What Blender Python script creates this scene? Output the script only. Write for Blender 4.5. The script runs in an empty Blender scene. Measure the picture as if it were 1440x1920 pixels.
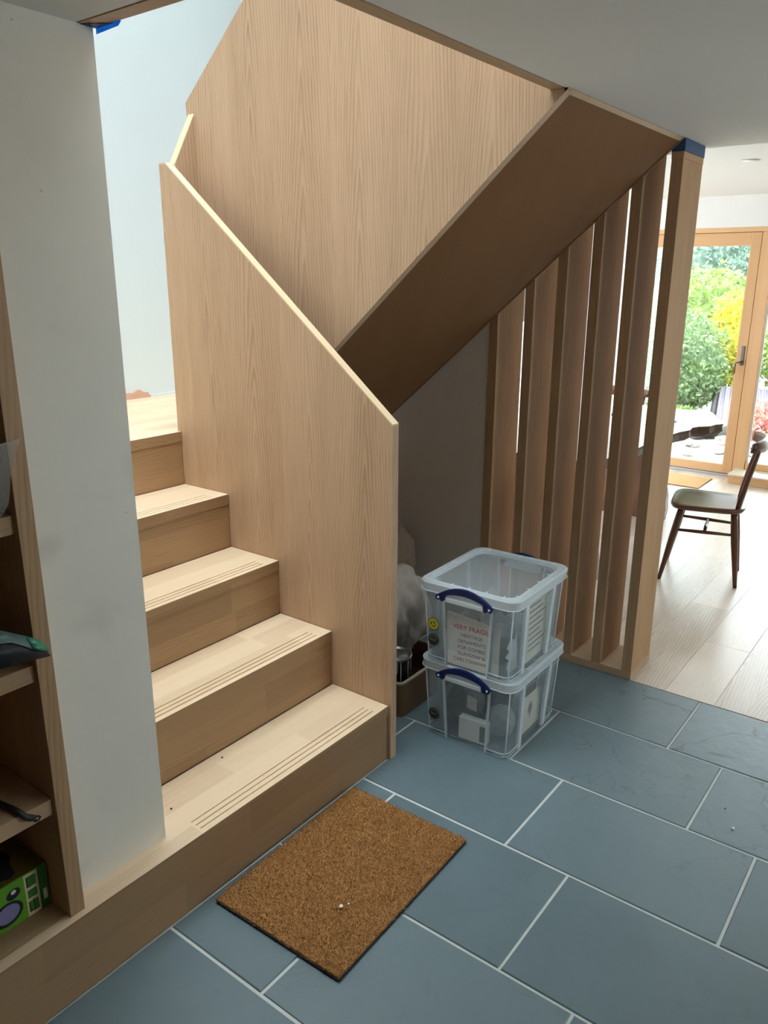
import bpy, bmesh, math, random
from mathutils import Vector, Matrix, noise as mnoise

SC = bpy.context.scene
C = SC.collection
random.seed(7)
R = math.radians

# ---------------------------------------------------------------- camera
# world: +x along the stair noses (away to the right), +y up the first flight, floor z=0
cam_d = bpy.data.cameras.new('camera')
cam = bpy.data.objects.new('camera', cam_d); C.objects.link(cam)
cam_d.sensor_fit = 'HORIZONTAL'; cam_d.sensor_width = 36.0
cam_d.lens = 1476.4 * 36.0 / 1440.0
cam_d.clip_start = 0.02; cam_d.clip_end = 200
_rg = Vector((0.60476065, -0.79640141, 0.00305774))
_up = Vector((0.22563351, 0.17501814, 0.95836223))
_fw = Vector((0.7637762, 0.57888984, -0.28553892))
_m = Matrix((_rg, _up, -_fw)).transposed().to_4x4()
_m.translation = Vector((-1.91389, -1.42831, 1.60924))
cam.matrix_world = _m
SC.camera = cam

# ---------------------------------------------------------------- sky, daylight, exposure
SKY = 15.0
W = bpy.data.worlds.new('overcast_sky'); SC.world = W; W.use_nodes = True
_n = W.node_tree.nodes; _l = W.node_tree.links; _n.clear()
_tc = _n.new('ShaderNodeTexCoord'); _sx = _n.new('ShaderNodeSeparateXYZ')
_mr = _n.new('ShaderNodeMapRange'); _rp = _n.new('ShaderNodeValToRGB')
_bg = _n.new('ShaderNodeBackground'); _wo = _n.new('ShaderNodeOutputWorld')
_mr.inputs['From Min'].default_value = -0.1; _mr.inputs['From Max'].default_value = 1.0
_rp.color_ramp.elements[0].color = (0.78, 0.84, 0.92, 1)
_rp.color_ramp.elements[1].color = (0.87, 0.925, 0.99, 1)
_l.new(_tc.outputs['Generated'], _sx.inputs[0]); _l.new(_sx.outputs['Z'], _mr.inputs['Value'])
_l.new(_mr.outputs[0], _rp.inputs[0]); _l.new(_rp.outputs[0], _bg.inputs[0])
_bg.inputs[1].default_value = SKY
_l.new(_bg.outputs[0], _wo.inputs[0])

def portal(name, loc, rot, sx, sy):
    """a daylight portal lying in a glazed opening: it only guides the sky's own light"""
    d = bpy.data.lights.new(name, 'AREA'); d.shape = 'RECTANGLE'; d.size = sx; d.size_y = sy
    d.energy = 1.0; d.cycles.is_portal = True
    o = bpy.data.objects.new(name, d); C.objects.link(o)
    o.location = loc; o.rotation_euler = rot
    return o
# openings: (x0,x1,y0,y1) of the two rooflights
ROOF = (-2.10, 0.95, -0.90, 1.30)
KROOF_FILL = (2.3, 4.3, 1.1, 2.7)  # unseen rooflight, added to brighten the dining room
portal('daylight_rooflight', ((ROOF[0]+ROOF[1])/2, (ROOF[2]+ROOF[3])/2, 4.46), (0, 0, 0), ROOF[1]-ROOF[0], ROOF[3]-ROOF[2])
portal('daylight_garden', (5.12, -0.25, 1.0), (0, R(90), 0), 2.0, 2.9)
portal('daylight_hall', (0.74, -3.66, 1.4), (R(-90), 0, 0), 1.05, 1.1)
portal('added_dining_fill', ((KROOF_FILL[0]+KROOF_FILL[1])/2, (KROOF_FILL[2]+KROOF_FILL[3])/2, 2.44), (0, 0, 0), KROOF_FILL[1]-KROOF_FILL[0], KROOF_FILL[3]-KROOF_FILL[2])  # portal of the added dining rooflight

vs = SC.view_settings
SC.display_settings.display_device = 'sRGB'
vs.view_transform = 'Standard'; vs.look = 'None'; vs.gamma = 1.0; vs.use_curve_mapping = False
vs.exposure = 0.0
try:
    SC.cycles.max_bounces = 12; SC.cycles.diffuse_bounces = 6; SC.cycles.transparent_max_bounces = 40
    SC.cycles.glossy_bounces = 4; SC.cycles.transmission_bounces = 8
    SC.cycles.sample_clamp_indirect = 40.0
    SC.cycles.use_denoising = True
except Exception:
    pass

# ================================================================ materials
class NT:
    def __init__(s, name):
        s.m = bpy.data.materials.new(name); s.m.use_nodes = True
        s.t = s.m.node_tree; s.n = s.t.nodes; s.l = s.t.links
        s.b = s.n['Principled BSDF']; s.out = s.n['Material Output']
    def new(s, k, **kw):
        x = s.n.new(k)
        for a, b in kw.items(): setattr(x, a, b)
        return x
    def put(s, sock, v):
        if v is None: return
        if hasattr(v, 'links') or isinstance(v, bpy.types.NodeSocket): s.l.new(v, sock)
        else: sock.default_value = v
    def math(s, op, a, b=None, c=None):
        x = s.new('ShaderNodeMath', operation=op)
        s.put(x.inputs[0], a); s.put(x.inputs[1], b); s.put(x.inputs[2], c)
        return x.outputs[0]
    def noise(s, vec, scale, detail=2.0, rough=0.5, dist=0.0):
        x = s.new('ShaderNodeTexNoise'); s.put(x.inputs['Vector'], vec)
        x.inputs['Scale'].default_value = scale; x.inputs['Detail'].default_value = detail
        x.inputs['Roughness'].default_value = rough; x.inputs['Distortion'].default_value = dist
        return x.outputs['Fac']
    def ramp(s, fac, stops, interp='LINEAR'):
        x = s.new('ShaderNodeValToRGB'); r = x.color_ramp; r.interpolation = interp
        while len(r.elements) < len(stops): r.elements.new(0.5)
        for e, (p, c) in zip(r.elements, stops):
            e.position = p; e.color = (c, c, c, 1) if isinstance(c, (int, float)) else (*c[:3], 1)
        s.put(x.inputs[0], fac)
        return x.outputs[0]
    def mix(s, f, a, b, mode='MIX'):
        x = s.new('ShaderNodeMix', data_type='RGBA', blend_type=mode)
        s.put(x.inputs[0], f)
        for i, v in ((6, a), (7, b)):
            s.put(x.inputs[i], (*v[:3], 1) if isinstance(v, tuple) else v)
        return x.outputs[2]
    def vec(s, x=0, y=0, z=0):
        v = s.new('ShaderNodeCombineXYZ')
        for i, q in enumerate((x, y, z)): s.put(v.inputs[i], q)
        return v.outputs[0]
    def obj(s):
        return s.new('ShaderNodeTexCoord').outputs['Object']
    def sep(s, v):
        x = s.new('ShaderNodeSeparateXYZ'); s.l.new(v, x.inputs[0]); return x.outputs
    def rnd(s):
        return s.new('ShaderNodeObjectInfo').outputs['Random']
    def bump(s, h, strength=0.2, dist=0.01):
        x = s.new('ShaderNodeBump'); x.inputs['Strength'].default_value = strength
        x.inputs['Distance'].default_value = dist; s.l.new(h, x.inputs['Height'])
        s.l.new(x.outputs[0], s.b.inputs['Normal'])

def plain(name, col, rough=0.6, spec=0.4, var=0.06, scale=8.0, metal=0.0, bump=0.0, bscale=60):
    t = NT(name); v = t.obj()
    f = t.noise(v, scale, 4)
    lo = tuple(max(0, c * (1 - var)) for c in col); hi = tuple(min(1, c * (1 + var)) for c in col)
    t.put(t.b.inputs['Base Color'], t.mix(f, lo, hi))
    t.b.inputs['Roughness'].default_value = rough; t.b.inputs['Metallic'].default_value = metal
    t.b.inputs['Specular IOR Level'].default_value = spec
    if bump: t.bump(t.noise(v, bscale, 5), bump, 0.01)
    return t.m

def oak(name, along, light, dark, leaf=0.22, ring=0.0085, slope=0.05, contrast=0.5, tint=0.12, rough=0.5,
        perobj=False, stave=None, fibre=0.35, spec=0.25):
    """flat-sawn oak: growth rings of a slowly tilting cut make nested cathedral arches along `along`"""
    t = NT(name); s = t.sep(t.obj())
    ax = {'x': 0, 'y': 1, 'z': 2}[along]
    o = [i for i in range(3) if i != ax]
    u = t.math('ADD', s[o[0]], s[o[1]]); v = s[ax]
    rnd = t.rnd() if perobj else 0.37
    if perobj:
        u = t.math('ADD', u, t.math('MULTIPLY', rnd, 3.1)); v = t.math('ADD', v, t.math('MULTIPLY', rnd, 17.0))
    un = t.math('DIVIDE', u, leaf)
    idx = t.math('FLOOR', un)
    loc = t.math('MULTIPLY', t.math('SUBTRACT', t.math('FRACT', un), 0.5), leaf)
    wn = t.new('ShaderNodeTexWhiteNoise', noise_dimensions='1D'); t.l.new(idx, wn.inputs['W'])
    lr = wn.outputs['Value']
    wob = t.math('SUBTRACT', t.noise(t.vec(t.math('MULTIPLY', u, 2.2), t.math('MULTIPLY', v, 0.75), lr), 1.0, 2, 0.45), 0.5)
    wob2 = t.math('SUBTRACT', t.noise(t.vec(t.math('MULTIPLY', u, 26), t.math('MULTIPLY', v, 3.5), idx), 1.0, 2, 0.5), 0.5)
    lc = t.math('ADD', t.math('ADD', loc, t.math('MULTIPLY', wob, 0.09 * leaf / 0.22)), t.math('MULTIPLY', wob2, 0.006))
    d = t.math('ADD', t.math('MULTIPLY', v, slope), t.math('ADD', t.math('MULTIPLY', lr, 0.22), t.math('MULTIPLY', wob, 0.07)))
    l2 = t.math('MULTIPLY', lc, lc)
    r = t.math('SQRT', t.math('ADD', l2, t.math('MULTIPLY', d, d)))
    rv_ = t.math('ADD', t.math('SQRT', t.math('ADD', l2, (0.0035 * leaf / 0.22) ** 2)), t.math('MULTIPLY', d, 0.9))
    r = t.math('ADD', t.math('MULTIPLY', r, 0.45), t.math('MULTIPLY', rv_, 0.6))
    wob3 = t.noise(t.vec(t.math('MULTIPLY', u, 55), t.math('MULTIPLY', v, 11), idx), 1.0, 3, 0.6)
    r = t.math('ADD', r, t.math('MULTIPLY', t.math('SUBTRACT', wob3, 0.5), ring * 0.55))
    ph = t.math('FRACT', t.math('DIVIDE', r, ring))
    band = t.ramp(ph, [(0.0, 0.0), (0.45, 0.22), (0.84, 1.0), (0.93, 0.75), (1.0, 0.0)])
    amp = t.ramp(t.noise(t.vec(t.math('MULTIPLY', u, 14), t.math('MULTIPLY', v, 1.3), 7.0), 1.0, 2), [(0.3, 0.35), (0.68, 1.0)])
    band = t.math('MULTIPLY', band, amp)
    fib = t.noise(t.vec(t.math('MULTIPLY', u, 420), t.math('MULTIPLY', v, 7), 0.0), 1.0, 3, 0.65)
    fine = t.ramp(fib, [(0.36, 1.0), (0.5, 0.25), (0.75, 0.0)])
    fib2 = t.noise(t.vec(t.math('MULTIPLY', u, 150), t.math('MULTIPLY', v, 4.5), 2.0), 1.0, 3, 0.6)
    fine = t.math('ADD', t.math('MULTIPLY', fine, 0.65), t.math('MULTIPLY', t.ramp(fib2, [(0.33, 1.0), (0.47, 0.3), (0.7, 0.0)]), 0.75))
    broad = t.noise(t.vec(t.math('MULTIPLY', u, 9), t.math('MULTIPLY', v, 0.8), 3.0), 1.0, 3)
    k = t.math('ADD', t.math('MULTIPLY', band, contrast), t.math('MULTIPLY', fine, fibre))
    k = t.math('ADD', k, t.math('MULTIPLY', t.math('SUBTRACT', broad, 0.5), 0.5))
    if stave:
        si = t.math('FLOOR', t.math('DIVIDE', u, stave))
        w1 = t.new('ShaderNodeTexWhiteNoise', noise_dimensions='1D'); t.l.new(t.math('ADD', si, 5.3), w1.inputs['W'])
        vi = t.math('FLOOR', t.math('DIVIDE', t.math('ADD', v, t.math('MULTIPLY', w1.outputs['Value'], 0.9)), 0.62))
        w2 = t.new('ShaderNodeTexWhiteNoise', noise_dimensions='2D')
        t.l.new(t.vec(si, vi, 0), w2.inputs['Vector']); lr = w2.outputs['Value']
    k = t.math('ADD', k, t.math('MULTIPLY', t.math('SUBTRACT', lr, 0.5), tint * 4))
    if perobj: k = t.math('ADD', k, t.math('MULTIPLY', t.math('SUBTRACT', rnd, 0.5), tint * 4))
    x = t.new('ShaderNodeClamp'); t.l.new(k, x.inputs[0])
    t.put(t.b.inputs['Base Color'], t.mix(x.outputs[0], light, dark))
    t.b.inputs['Roughness'].default_value = rough
    t.b.inputs['Specular IOR Level'].default_value = spec
    t.bump(t.math('ADD', fib, band), 0.06, 0.002)
    return t.m

M = {}
OL, OD = (0.60, 0.415, 0.275), (0.36, 0.225, 0.13)
M['oak_panel'] = oak('oak_veneer', 'z', OL, OD, leaf=0.23, ring=0.0085, slope=0.045, contrast=0.62, tint=0.05, fibre=0.36)
M['oak_edge'] = oak('oak_lipping', 'y', (0.74, 0.57, 0.37), (0.58, 0.42, 0.25), leaf=0.2, contrast=0.2, tint=0.03, fibre=0.2)
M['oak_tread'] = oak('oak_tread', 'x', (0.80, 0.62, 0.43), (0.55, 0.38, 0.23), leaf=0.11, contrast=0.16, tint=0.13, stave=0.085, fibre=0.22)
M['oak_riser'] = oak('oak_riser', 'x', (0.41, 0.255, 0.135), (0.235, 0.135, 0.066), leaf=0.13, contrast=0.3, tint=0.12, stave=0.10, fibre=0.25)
M['oak_slat'] = oak('oak_slat', 'z', (0.53, 0.335, 0.19), (0.31, 0.18, 0.09), leaf=0.2, ring=0.007, slope=0.03, contrast=0.3, tint=0.06, perobj=True, fibre=0.5, rough=0.75, spec=0.06)
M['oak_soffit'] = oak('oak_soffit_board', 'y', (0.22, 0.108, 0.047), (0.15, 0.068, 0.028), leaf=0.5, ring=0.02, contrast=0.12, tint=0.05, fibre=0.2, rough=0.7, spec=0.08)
M['oak_trim'] = oak('oak_trim', 'x', (0.50, 0.34, 0.21), (0.36, 0.23, 0.13), leaf=0.3, contrast=0.2, fibre=0.3)
M['oak_case'] = oak('oak_bookcase', 'z', (0.50, 0.32, 0.175), (0.27, 0.155, 0.075), leaf=0.17, contrast=0.45, fibre=0.3, perobj=True)
M['oak_shelf'] = oak('oak_shelf', 'x', (0.50, 0.33, 0.19), (0.32, 0.20, 0.10), leaf=0.17, contrast=0.3, fibre=0.3, perobj=True)
M['oak_floor'] = oak('limed_oak_plank', 'x', (0.75, 0.645, 0.535), (0.42, 0.325, 0.245), leaf=0.1945, ring=0.0085, slope=0.055, contrast=0.6, tint=0.09, perobj=True, fibre=0.3, rough=0.32, spec=0.4)
M['pine'] = oak('larch_frame', 'z', (0.70, 0.43, 0.22), (0.53, 0.30, 0.14), leaf=0.12, contrast=0.3, fibre=0.15, perobj=True)
M['pine_h'] = oak('larch_frame_rail', 'y', (0.70, 0.43, 0.22), (0.53, 0.30, 0.14), leaf=0.12, contrast=0.3, fibre=0.15, perobj=True)
M['walnut'] = oak('dark_elm', 'y', (0.15, 0.065, 0.035), (0.06, 0.024, 0.013), leaf=0.2, contrast=0.5, fibre=0.3, rough=0.33, spec=0.5)
M['walnut_v'] = oak('dark_turned_wood', 'z', (0.13, 0.055, 0.03), (0.055, 0.022, 0.012), leaf=0.2, contrast=0.4, fibre=0.3, rough=0.3)
M['table_top'] = oak('glare_slab_top', 'x', (0.70, 0.675, 0.645), (0.48, 0.42, 0.36), leaf=0.5, ring=0.02, contrast=0.3, fibre=0.2, rough=0.38)  # near-white tone paints the window glare on the slab
M['bark'] = plain('waney_edge', (0.11, 0.07, 0.045), 0.75, var=0.6, scale=30, bump=0.6, bscale=40)

def plaster(name, col, stain=0.05, extra=None):
    t = NT(name); v = t.obj()
    a = t.noise(v, 2.2, 3, 0.6); b = t.noise(v, 9, 4, 0.6)
    f = t.math('ADD', t.math('MULTIPLY', a, 0.7), t.math('MULTIPLY', b, 0.3))
    c = t.mix(t.ramp(f, [(0.35, 0.0), (0.65, 1.0)]), tuple(x * (1 - stain) for x in col), col)
    if extra: c = extra(t, v, c)
    t.put(t.b.inputs['Base Color'], c); t.b.inputs['Roughness'].default_value = 0.8
    t.b.inputs['Specular IOR Level'].default_value = 0.2
    t.bump(t.noise(v, 45, 4), 0.05, 0.004)
    return t.m
def marks(t, v, c):
    # grubby hand marks and scuffs on the wall end
    s1 = t.noise(v, 3.2, 3, 0.6, 0.4); s2 = t.noise(v, 28, 2)
    c = t.mix(t.math('MULTIPLY', t.ramp(s1, [(0.60, 0.0), (0.74, 1.0)]), 0.35), c, (0.45, 0.42, 0.36))
    return t.mix(t.math('MULTIPLY', t.ramp(s2, [(0.755, 0.0), (0.78, 1.0)]), 0.5), c, (0.33, 0.33, 0.31))
M['wall'] = plaster('white_emulsion', (0.80, 0.80, 0.77))
M['wall_end'] = plaster('grubby_emulsion', (0.86, 0.81, 0.71), extra=marks)
M['wall_stair'] = plaster('cool_white_plaster', (0.68, 0.75, 0.78), 0.02)
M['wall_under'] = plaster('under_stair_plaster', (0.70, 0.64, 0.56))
M['ceiling'] = plaster('ceiling_white', (0.80, 0.795, 0.77), 0.02)
M['pink_plaster'] = plaster('bare_pink_plaster', (0.68, 0.42, 0.32), 0.25)

def slate():
    t = NT('riven_slate'); v = t.obj(); rnd = t.rnd(); xs = t.sep(v)[0]
    mp = t.new('ShaderNodeVectorMath', operation='ADD'); t.l.new(v, mp.inputs[0])
    t.l.new(t.vec(t.math('MULTIPLY', rnd, 31), t.math('MULTIPLY', rnd, 17), 0), mp.inputs[1]); p = mp.outputs[0]
    # the batch laid towards the dining room is more deeply riven
    rough = t.math('ADD', t.ramp(t.math('ADD', t.math('MULTIPLY', xs, 0.5), 0.5), [(0.5, 0.10), (0.66, 0.45), (0.85, 1.0)]), t.math('MULTIPLY', rnd, 0.12))
    big = t.noise(p, 2.1, 5, 0.5, 0.7); fine = t.noise(p, 26, 5, 0.6); mid = t.noise(p, 7, 5, 0.65, 0.3)
    q = t.math('MULTIPLY', big, 5.5)
    step = t.math('FLOOR', q); fr = t.math('FRACT', q)
    edge = t.ramp(fr, [(0.0, 1.0), (0.035, 0.25), (0.07, 0.0)])
    q2 = t.math('MULTIPLY', mid, 6.0); e2 = t.ramp(t.math('FRACT', q2), [(0.0, 1.0), (0.08, 0.0)])
    c = t.mix(big, (0.124, 0.182, 0.210), (0.185, 0.252, 0.284))
    c = t.mix(t.math('MULTIPLY', mid, 0.7), c, (0.102, 0.146, 0.165))
    c = t.mix(t.math('MULTIPLY', t.math('SUBTRACT', rnd, 0.3), 0.4), c, (0.215, 0.28, 0.305))
    dk = t.math('MULTIPLY', t.math('ADD', t.math('MULTIPLY', edge, 0.75), t.math('MULTIPLY', e2, 0.14)), rough)
    c = t.mix(dk, c, (0.05, 0.07, 0.08))
    sp = t.noise(p, 75, 2)
    c = t.mix(t.ramp(sp, [(0.79, 0.0), (0.82, 0.5)]), c, (0.4, 0.42, 0.42))
    t.put(t.b.inputs['Base Color'], c)
    t.put(t.b.inputs['Roughness'], t.ramp(fine, [(0.2, 0.34), (0.8, 0.52)]))
    t.b.inputs['Specular IOR Level'].default_value = 0.6
    h = t.math('ADD', t.math('MULTIPLY', t.math('MULTIPLY', step, rough), 0.22), t.math('MULTIPLY', fine, 0.06))
    h = t.math('ADD', h, t.math('MULTIPLY', t.math('MULTIPLY', mid, t.math('ADD', rough, 0.3)), 0.35))
    t.bump(h, 0.5, 0.010)
    return t.m
M['slate'] = slate()
M['grout'] = plain('pale_grout', (0.66, 0.69, 0.66), 0.85, var=0.12, scale=30)

def coir():
    t = NT('coir'); v = t.obj(); r = t.noise(v, 260, 2); a = t.noise(v, 14, 4)
    c = t.mix(t.ramp(r, [(0.3, 0.0), (0.7, 1.0)]), (0.27, 0.12, 0.038), (0.68, 0.38, 0.145))
    t.put(t.b.inputs['Base Color'], t.mix(t.math('MULTIPLY', a, 0.5), c, (0.36, 0.175, 0.058)))
    t.b.inputs['Roughness'].default_value = 0.85; t.b.inputs['Specular IOR Level'].default_value = 0.15
    return t.m
M['coir'] = coir()
M['rubber'] = plain('black_rubber', (0.015, 0.015, 0.016), 0.7)

def plastic(name, trans, col=(0.80, 0.85, 0.88), rough=0.25, tint=(0.94, 0.955, 0.96)):
    """cloudy polypropylene: part see-through, part scattering"""
    t = NT(name); v = t.obj()
    tr = t.new('ShaderNodeBsdfTransparent'); tr.inputs[0].default_value = (*tint, 1)
    tl = t.new('ShaderNodeBsdfTranslucent'); tl.inputs[0].default_value = (*col, 1)
    mx = t.new('ShaderNodeMixShader'); m2 = t.new('ShaderNodeMixShader')
    t.put(t.b.inputs['Base Color'], (*col, 1)); t.b.inputs['Roughness'].default_value = rough
    t.b.inputs['Specular IOR Level'].default_value = 0.5
    mx.inputs[0].default_value = 0.35
    t.l.new(t.b.outputs[0], mx.inputs[1]); t.l.new(tl.outputs[0], mx.inputs[2])
    f = t.math('ADD', trans - 0.06, t.math('MULTIPLY', t.noise(v, 9, 3), 0.12))
    t.l.new(f, m2.inputs[0]); t.l.new(mx.outputs[0], m2.inputs[1]); t.l.new(tr.outputs[0], m2.inputs[2])
    t.l.new(m2.outputs[0], t.out.inputs[0])
    return t.m
M['clear_plastic'] = plastic('clear_polypropylene', 0.89)
M['rib_plastic'] = plastic('thick_polypropylene', 0.22, (0.90, 0.95, 0.98))  # whitened: light gathering in moulded edges is put into the colour
M['lid_plastic'] = plastic('lid_polypropylene', 0.40, (0.90, 0.945, 0.965))
M['lid_top'] = plastic('lid_top_polypropylene', 0.75)
M['bag_plastic'] = plastic('polythene_bag', 0.72, (0.6, 0.57, 0.52), 0.15)
M['blue_plastic'] = plain('navy_blue_plastic', (0.004, 0.013, 0.085), 0.35, 0.3, 0.1)
M['white_plastic'] = plain('white_plastic', (0.85, 0.87, 0.88), 0.4)
M['paper'] = plain('white_paper', (0.80, 0.79, 0.76), 0.8, var=0.02)
M['paper_cream'] = plain('cream_paper', (0.74, 0.68, 0.57), 0.8, var=0.04)
M['ink_red'] = plain('red_ink', (0.55, 0.06, 0.08), 0.7)
M['ink_grey'] = plain('dark_grey_ink', (0.07, 0.07, 0.075), 0.7)
M['black'] = plain('black_print', (0.012, 0.013, 0.015), 0.5)
M['yellow'] = plain('yellow_print', (0.62, 0.56, 0.02), 0.5)
M['gold'] = plain('pale_gold_print', (0.34, 0.31, 0.20), 0.5)
M['grey_wrap'] = plain('grey_bubble_wrap', (0.16, 0.18, 0.185), 0.4, var=0.3, scale=12, bump=0.5, bscale=35)
M['white_wrap'] = plain('white_tissue_wrap', (0.42, 0.43, 0.42), 0.6, var=0.25, scale=9, bump=0.4, bscale=25)
M['cardboard'] = plain('brown_cardboard', (0.21, 0.12, 0.06), 0.8, var=0.12)
M['card_rim'] = plain('pale_cut_card', (0.42, 0.34, 0.25), 0.85)
M['dust_sheet'] = plain('grey_dust_sheet', (0.52, 0.47, 0.42), 0.75, var=0.15, scale=5)
M['brown_cloth'] = plain('brown_canvas', (0.25, 0.185, 0.125), 0.9, var=0.2, bump=0.3, bscale=120)
M['tin_black'] = plain('black_tin', (0.012, 0.012, 0.014), 0.35, var=0.3)
M['tin_metal'] = plain('dull_tinplate', (0.30, 0.30, 0.30), 0.35, metal=0.8, var=0.2)
M['drip'] = plain('white_paint_drip', (0.72, 0.71, 0.68), 0.4)
M['green_plastic'] = plain('green_polythene', (0.035, 0.22, 0.12), 0.3, var=0.3, scale=14)
M['teal_fade'] = plain('faded_green_polythene', (0.075, 0.125, 0.115), 0.35, var=0.3, scale=14)
M['lime'] = plain('green_carton_print', (0.12, 0.36, 0.02), 0.4, var=0.12)
M['darkgreen'] = plain('dark_green_print', (0.05, 0.19, 0.025), 0.45)
M['cream'] = plain('cream_print', (0.68, 0.62, 0.36), 0.5)
M['olive'] = plain('olive_print', (0.19, 0.15, 0.025), 0.5, var=0.3)
M['lens'] = plain('violet_lens_print', (0.22, 0.21, 0.42), 0.35, var=0.25)
M['charcoal'] = plain('charcoal_print', (0.035, 0.037, 0.045), 0.45)
M['tape_backlit'] = plastic('backlit_masking_tape', 0.30, (0.03, 0.42, 1.0), 0.5, (0.15, 0.55, 1.0))  # hanging tab: the backlight is put into a brighter blue
M['tape_shaded'] = plain('shaded_masking_tape', (0.03, 0.075, 0.16), 0.6)  # same blue tape with its shade put into the colour
M['metal'] = plain('brushed_steel', (0.17, 0.155, 0.14), 0.35, metal=0.9)
M['aluminium'] = plain('grey_threshold', (0.42, 0.44, 0.46), 0.4, metal=0.6)
M['dark_gap'] = plain('dark_gasket', (0.03, 0.03, 0.03), 0.7)
M['downlight'] = plain('downlight_lens', (0.62, 0.61, 0.60), 0.4)
M['crumb'] = plain('white_crumb', (0.85, 0.85, 0.83), 0.7)
M['mat_dining'] = plain('tan_mat', (0.62, 0.37, 0.16), 0.9, var=0.15, scale=60, bump=0.4, bscale=300)
M['step_top'] = plain('pale_step_top', (0.72, 0.66, 0.52), 0.35)
M['blue_item'] = plain('blue_pen', (0.03, 0.32, 0.6), 0.3)
def glass():
    t = NT('window_glass'); v = t.obj()
    g = t.new('ShaderNodeBsdfGlossy'); g.inputs['Roughness'].default_value = 0.02
    tr = t.new('ShaderNodeBsdfTransparent'); tr.inputs[0].default_value = (0.93, 0.96, 0.95, 1)
    fr = t.new('ShaderNodeFresnel'); fr.inputs[0].default_value = 1.45
    mx = t.new('ShaderNodeMixShader')
    t.l.new(t.math('MULTIPLY', fr.outputs[0], t.math('ADD', 0.9, t.math('MULTIPLY', t.noise(v, 1.0, 1), 0.1))), mx.inputs[0])
    t.l.new(tr.outputs[0], mx.inputs[1]); t.l.new(g.outputs[0], mx.inputs[2]); t.l.new(mx.outputs[0], t.out.inputs[0])
    return t.m
M['glass'] = glass()
def leafmat(name, a, b, c, spread=1.3):
    t = NT(name); v = t.obj()
    f = t.noise(v, 4.0 * spread, 3, 0.7); g = t.noise(v, 17.0 * spread, 2, 0.6)
    col = t.mix(t.ramp(f, [(0.38, 0.0), (0.62, 1.0)]), a, b)
    col = t.mix(t.ramp(g, [(0.5, 0.0), (0.68, 1.0)]), col, c)
    t.put(t.b.inputs['Base Color'], col); t.b.inputs['Roughness'].default_value = 0.6
    tl = t.new('ShaderNodeBsdfTranslucent'); t.l.new(col, tl.inputs[0])
    mx = t.new('ShaderNodeMixShader'); mx.inputs[0].default_value = 0.3
    t.l.new(t.b.outputs[0], mx.inputs[1]); t.l.new(tl.outputs[0], mx.inputs[2]); t.l.new(mx.outputs[0], t.out.inputs[0])
    return t.m
M['leaf_tree'] = leafmat('conifer_leaf', (0.17, 0.26, 0.19), (0.23, 0.33, 0.25), (0.30, 0.41, 0.32), 1.2)
M['leaf_green'] = leafmat('shrub_leaf', (0.085, 0.145, 0.055), (0.15, 0.24, 0.085), (0.27, 0.36, 0.15))
M['leaf_yellow'] = leafmat('golden_leaf', (0.50, 0.45, 0.02), (0.60, 0.52, 0.03), (0.30, 0.36, 0.05))
M['leaf_lime'] = leafmat('lime_leaf', (0.15, 0.28, 0.05), (0.25, 0.37, 0.08), (0.36, 0.27, 0.15))
M['leaf_pink'] = leafmat('pink_leaf', (0.55, 0.12, 0.14), (0.62, 0.30, 0.26), (0.32, 0.42, 0.14))
M['stem'] = plain('shrub_stem', (0.09, 0.06, 0.04), 0.8, var=0.3)
M['gravel'] = plain('pale_gravel', (0.24, 0.225, 0.20), 0.9, var=0.5, scale=25, bump=0.8, bscale=30)
M['stone'] = plain('weathered_stone', (0.30, 0.28, 0.26), 0.9, var=0.5, scale=14, bump=0.5, bscale=20)
M['sheet_metal'] = plain('lavender_grey_sheet', (0.34, 0.31, 0.36), 0.6, var=0.15)
M['dark_timber'] = plain('dark_timber', (0.05, 0.045, 0.045), 0.8, var=0.4)

# ================================================================ mesh helpers
def bm_new(): return bmesh.new()
def add_box(bm, x0, x1, y0, y1, z0, z1, bev=0.0, mi=0):
    v = [bm.verts.new(p) for p in ((x0,y0,z0),(x1,y0,z0),(x1,y1,z0),(x0,y1,z0),(x0,y0,z1),(x1,y0,z1),(x1,y1,z1),(x0,y1,z1))]
    fs = [bm.faces.new([v[i] for i in f]) for f in ((0,3,2,1),(4,5,6,7),(0,1,5,4),(1,2,6,5),(2,3,7,6),(3,0,4,7))]
    for f in fs: f.material_index = mi
    if bev:
        es = {e for f in fs for e in f.edges}
        r = bmesh.ops.bevel(bm, geom=list(es), offset=bev, segments=2, affect='EDGES', profile=0.6)
        for f in r['faces']: f.material_index = mi
    return fs
def add_prism(bm, pts, axis, a0, a1, bev=0.0, mi=0):
    """polygon pts in the plane normal to `axis`, extruded a0..a1 (pts are the other two coords in xyz order)"""
    def P(p, a):
        return (a, p[0], p[1]) if axis == 'x' else (p[0], a, p[1]) if axis == 'y' else (p[0], p[1], a)
    A = [bm.verts.new(P(p, a0)) for p in pts]; B = [bm.verts.new(P(p, a1)) for p in pts]
    fs = [bm.faces.new(A[::-1]), bm.faces.new(B)]
    n = len(pts)
    for i in range(n): fs.append(bm.faces.new((A[i], A[(i+1) % n], B[(i+1) % n], B[i])))
    for f in fs: f.material_index = mi
    if bev:
        es = {e for f in fs for e in f.edges}
        bmesh.ops.bevel(bm, geom=list(es), offset=bev, segments=1, affect='EDGES')
    return fs
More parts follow.
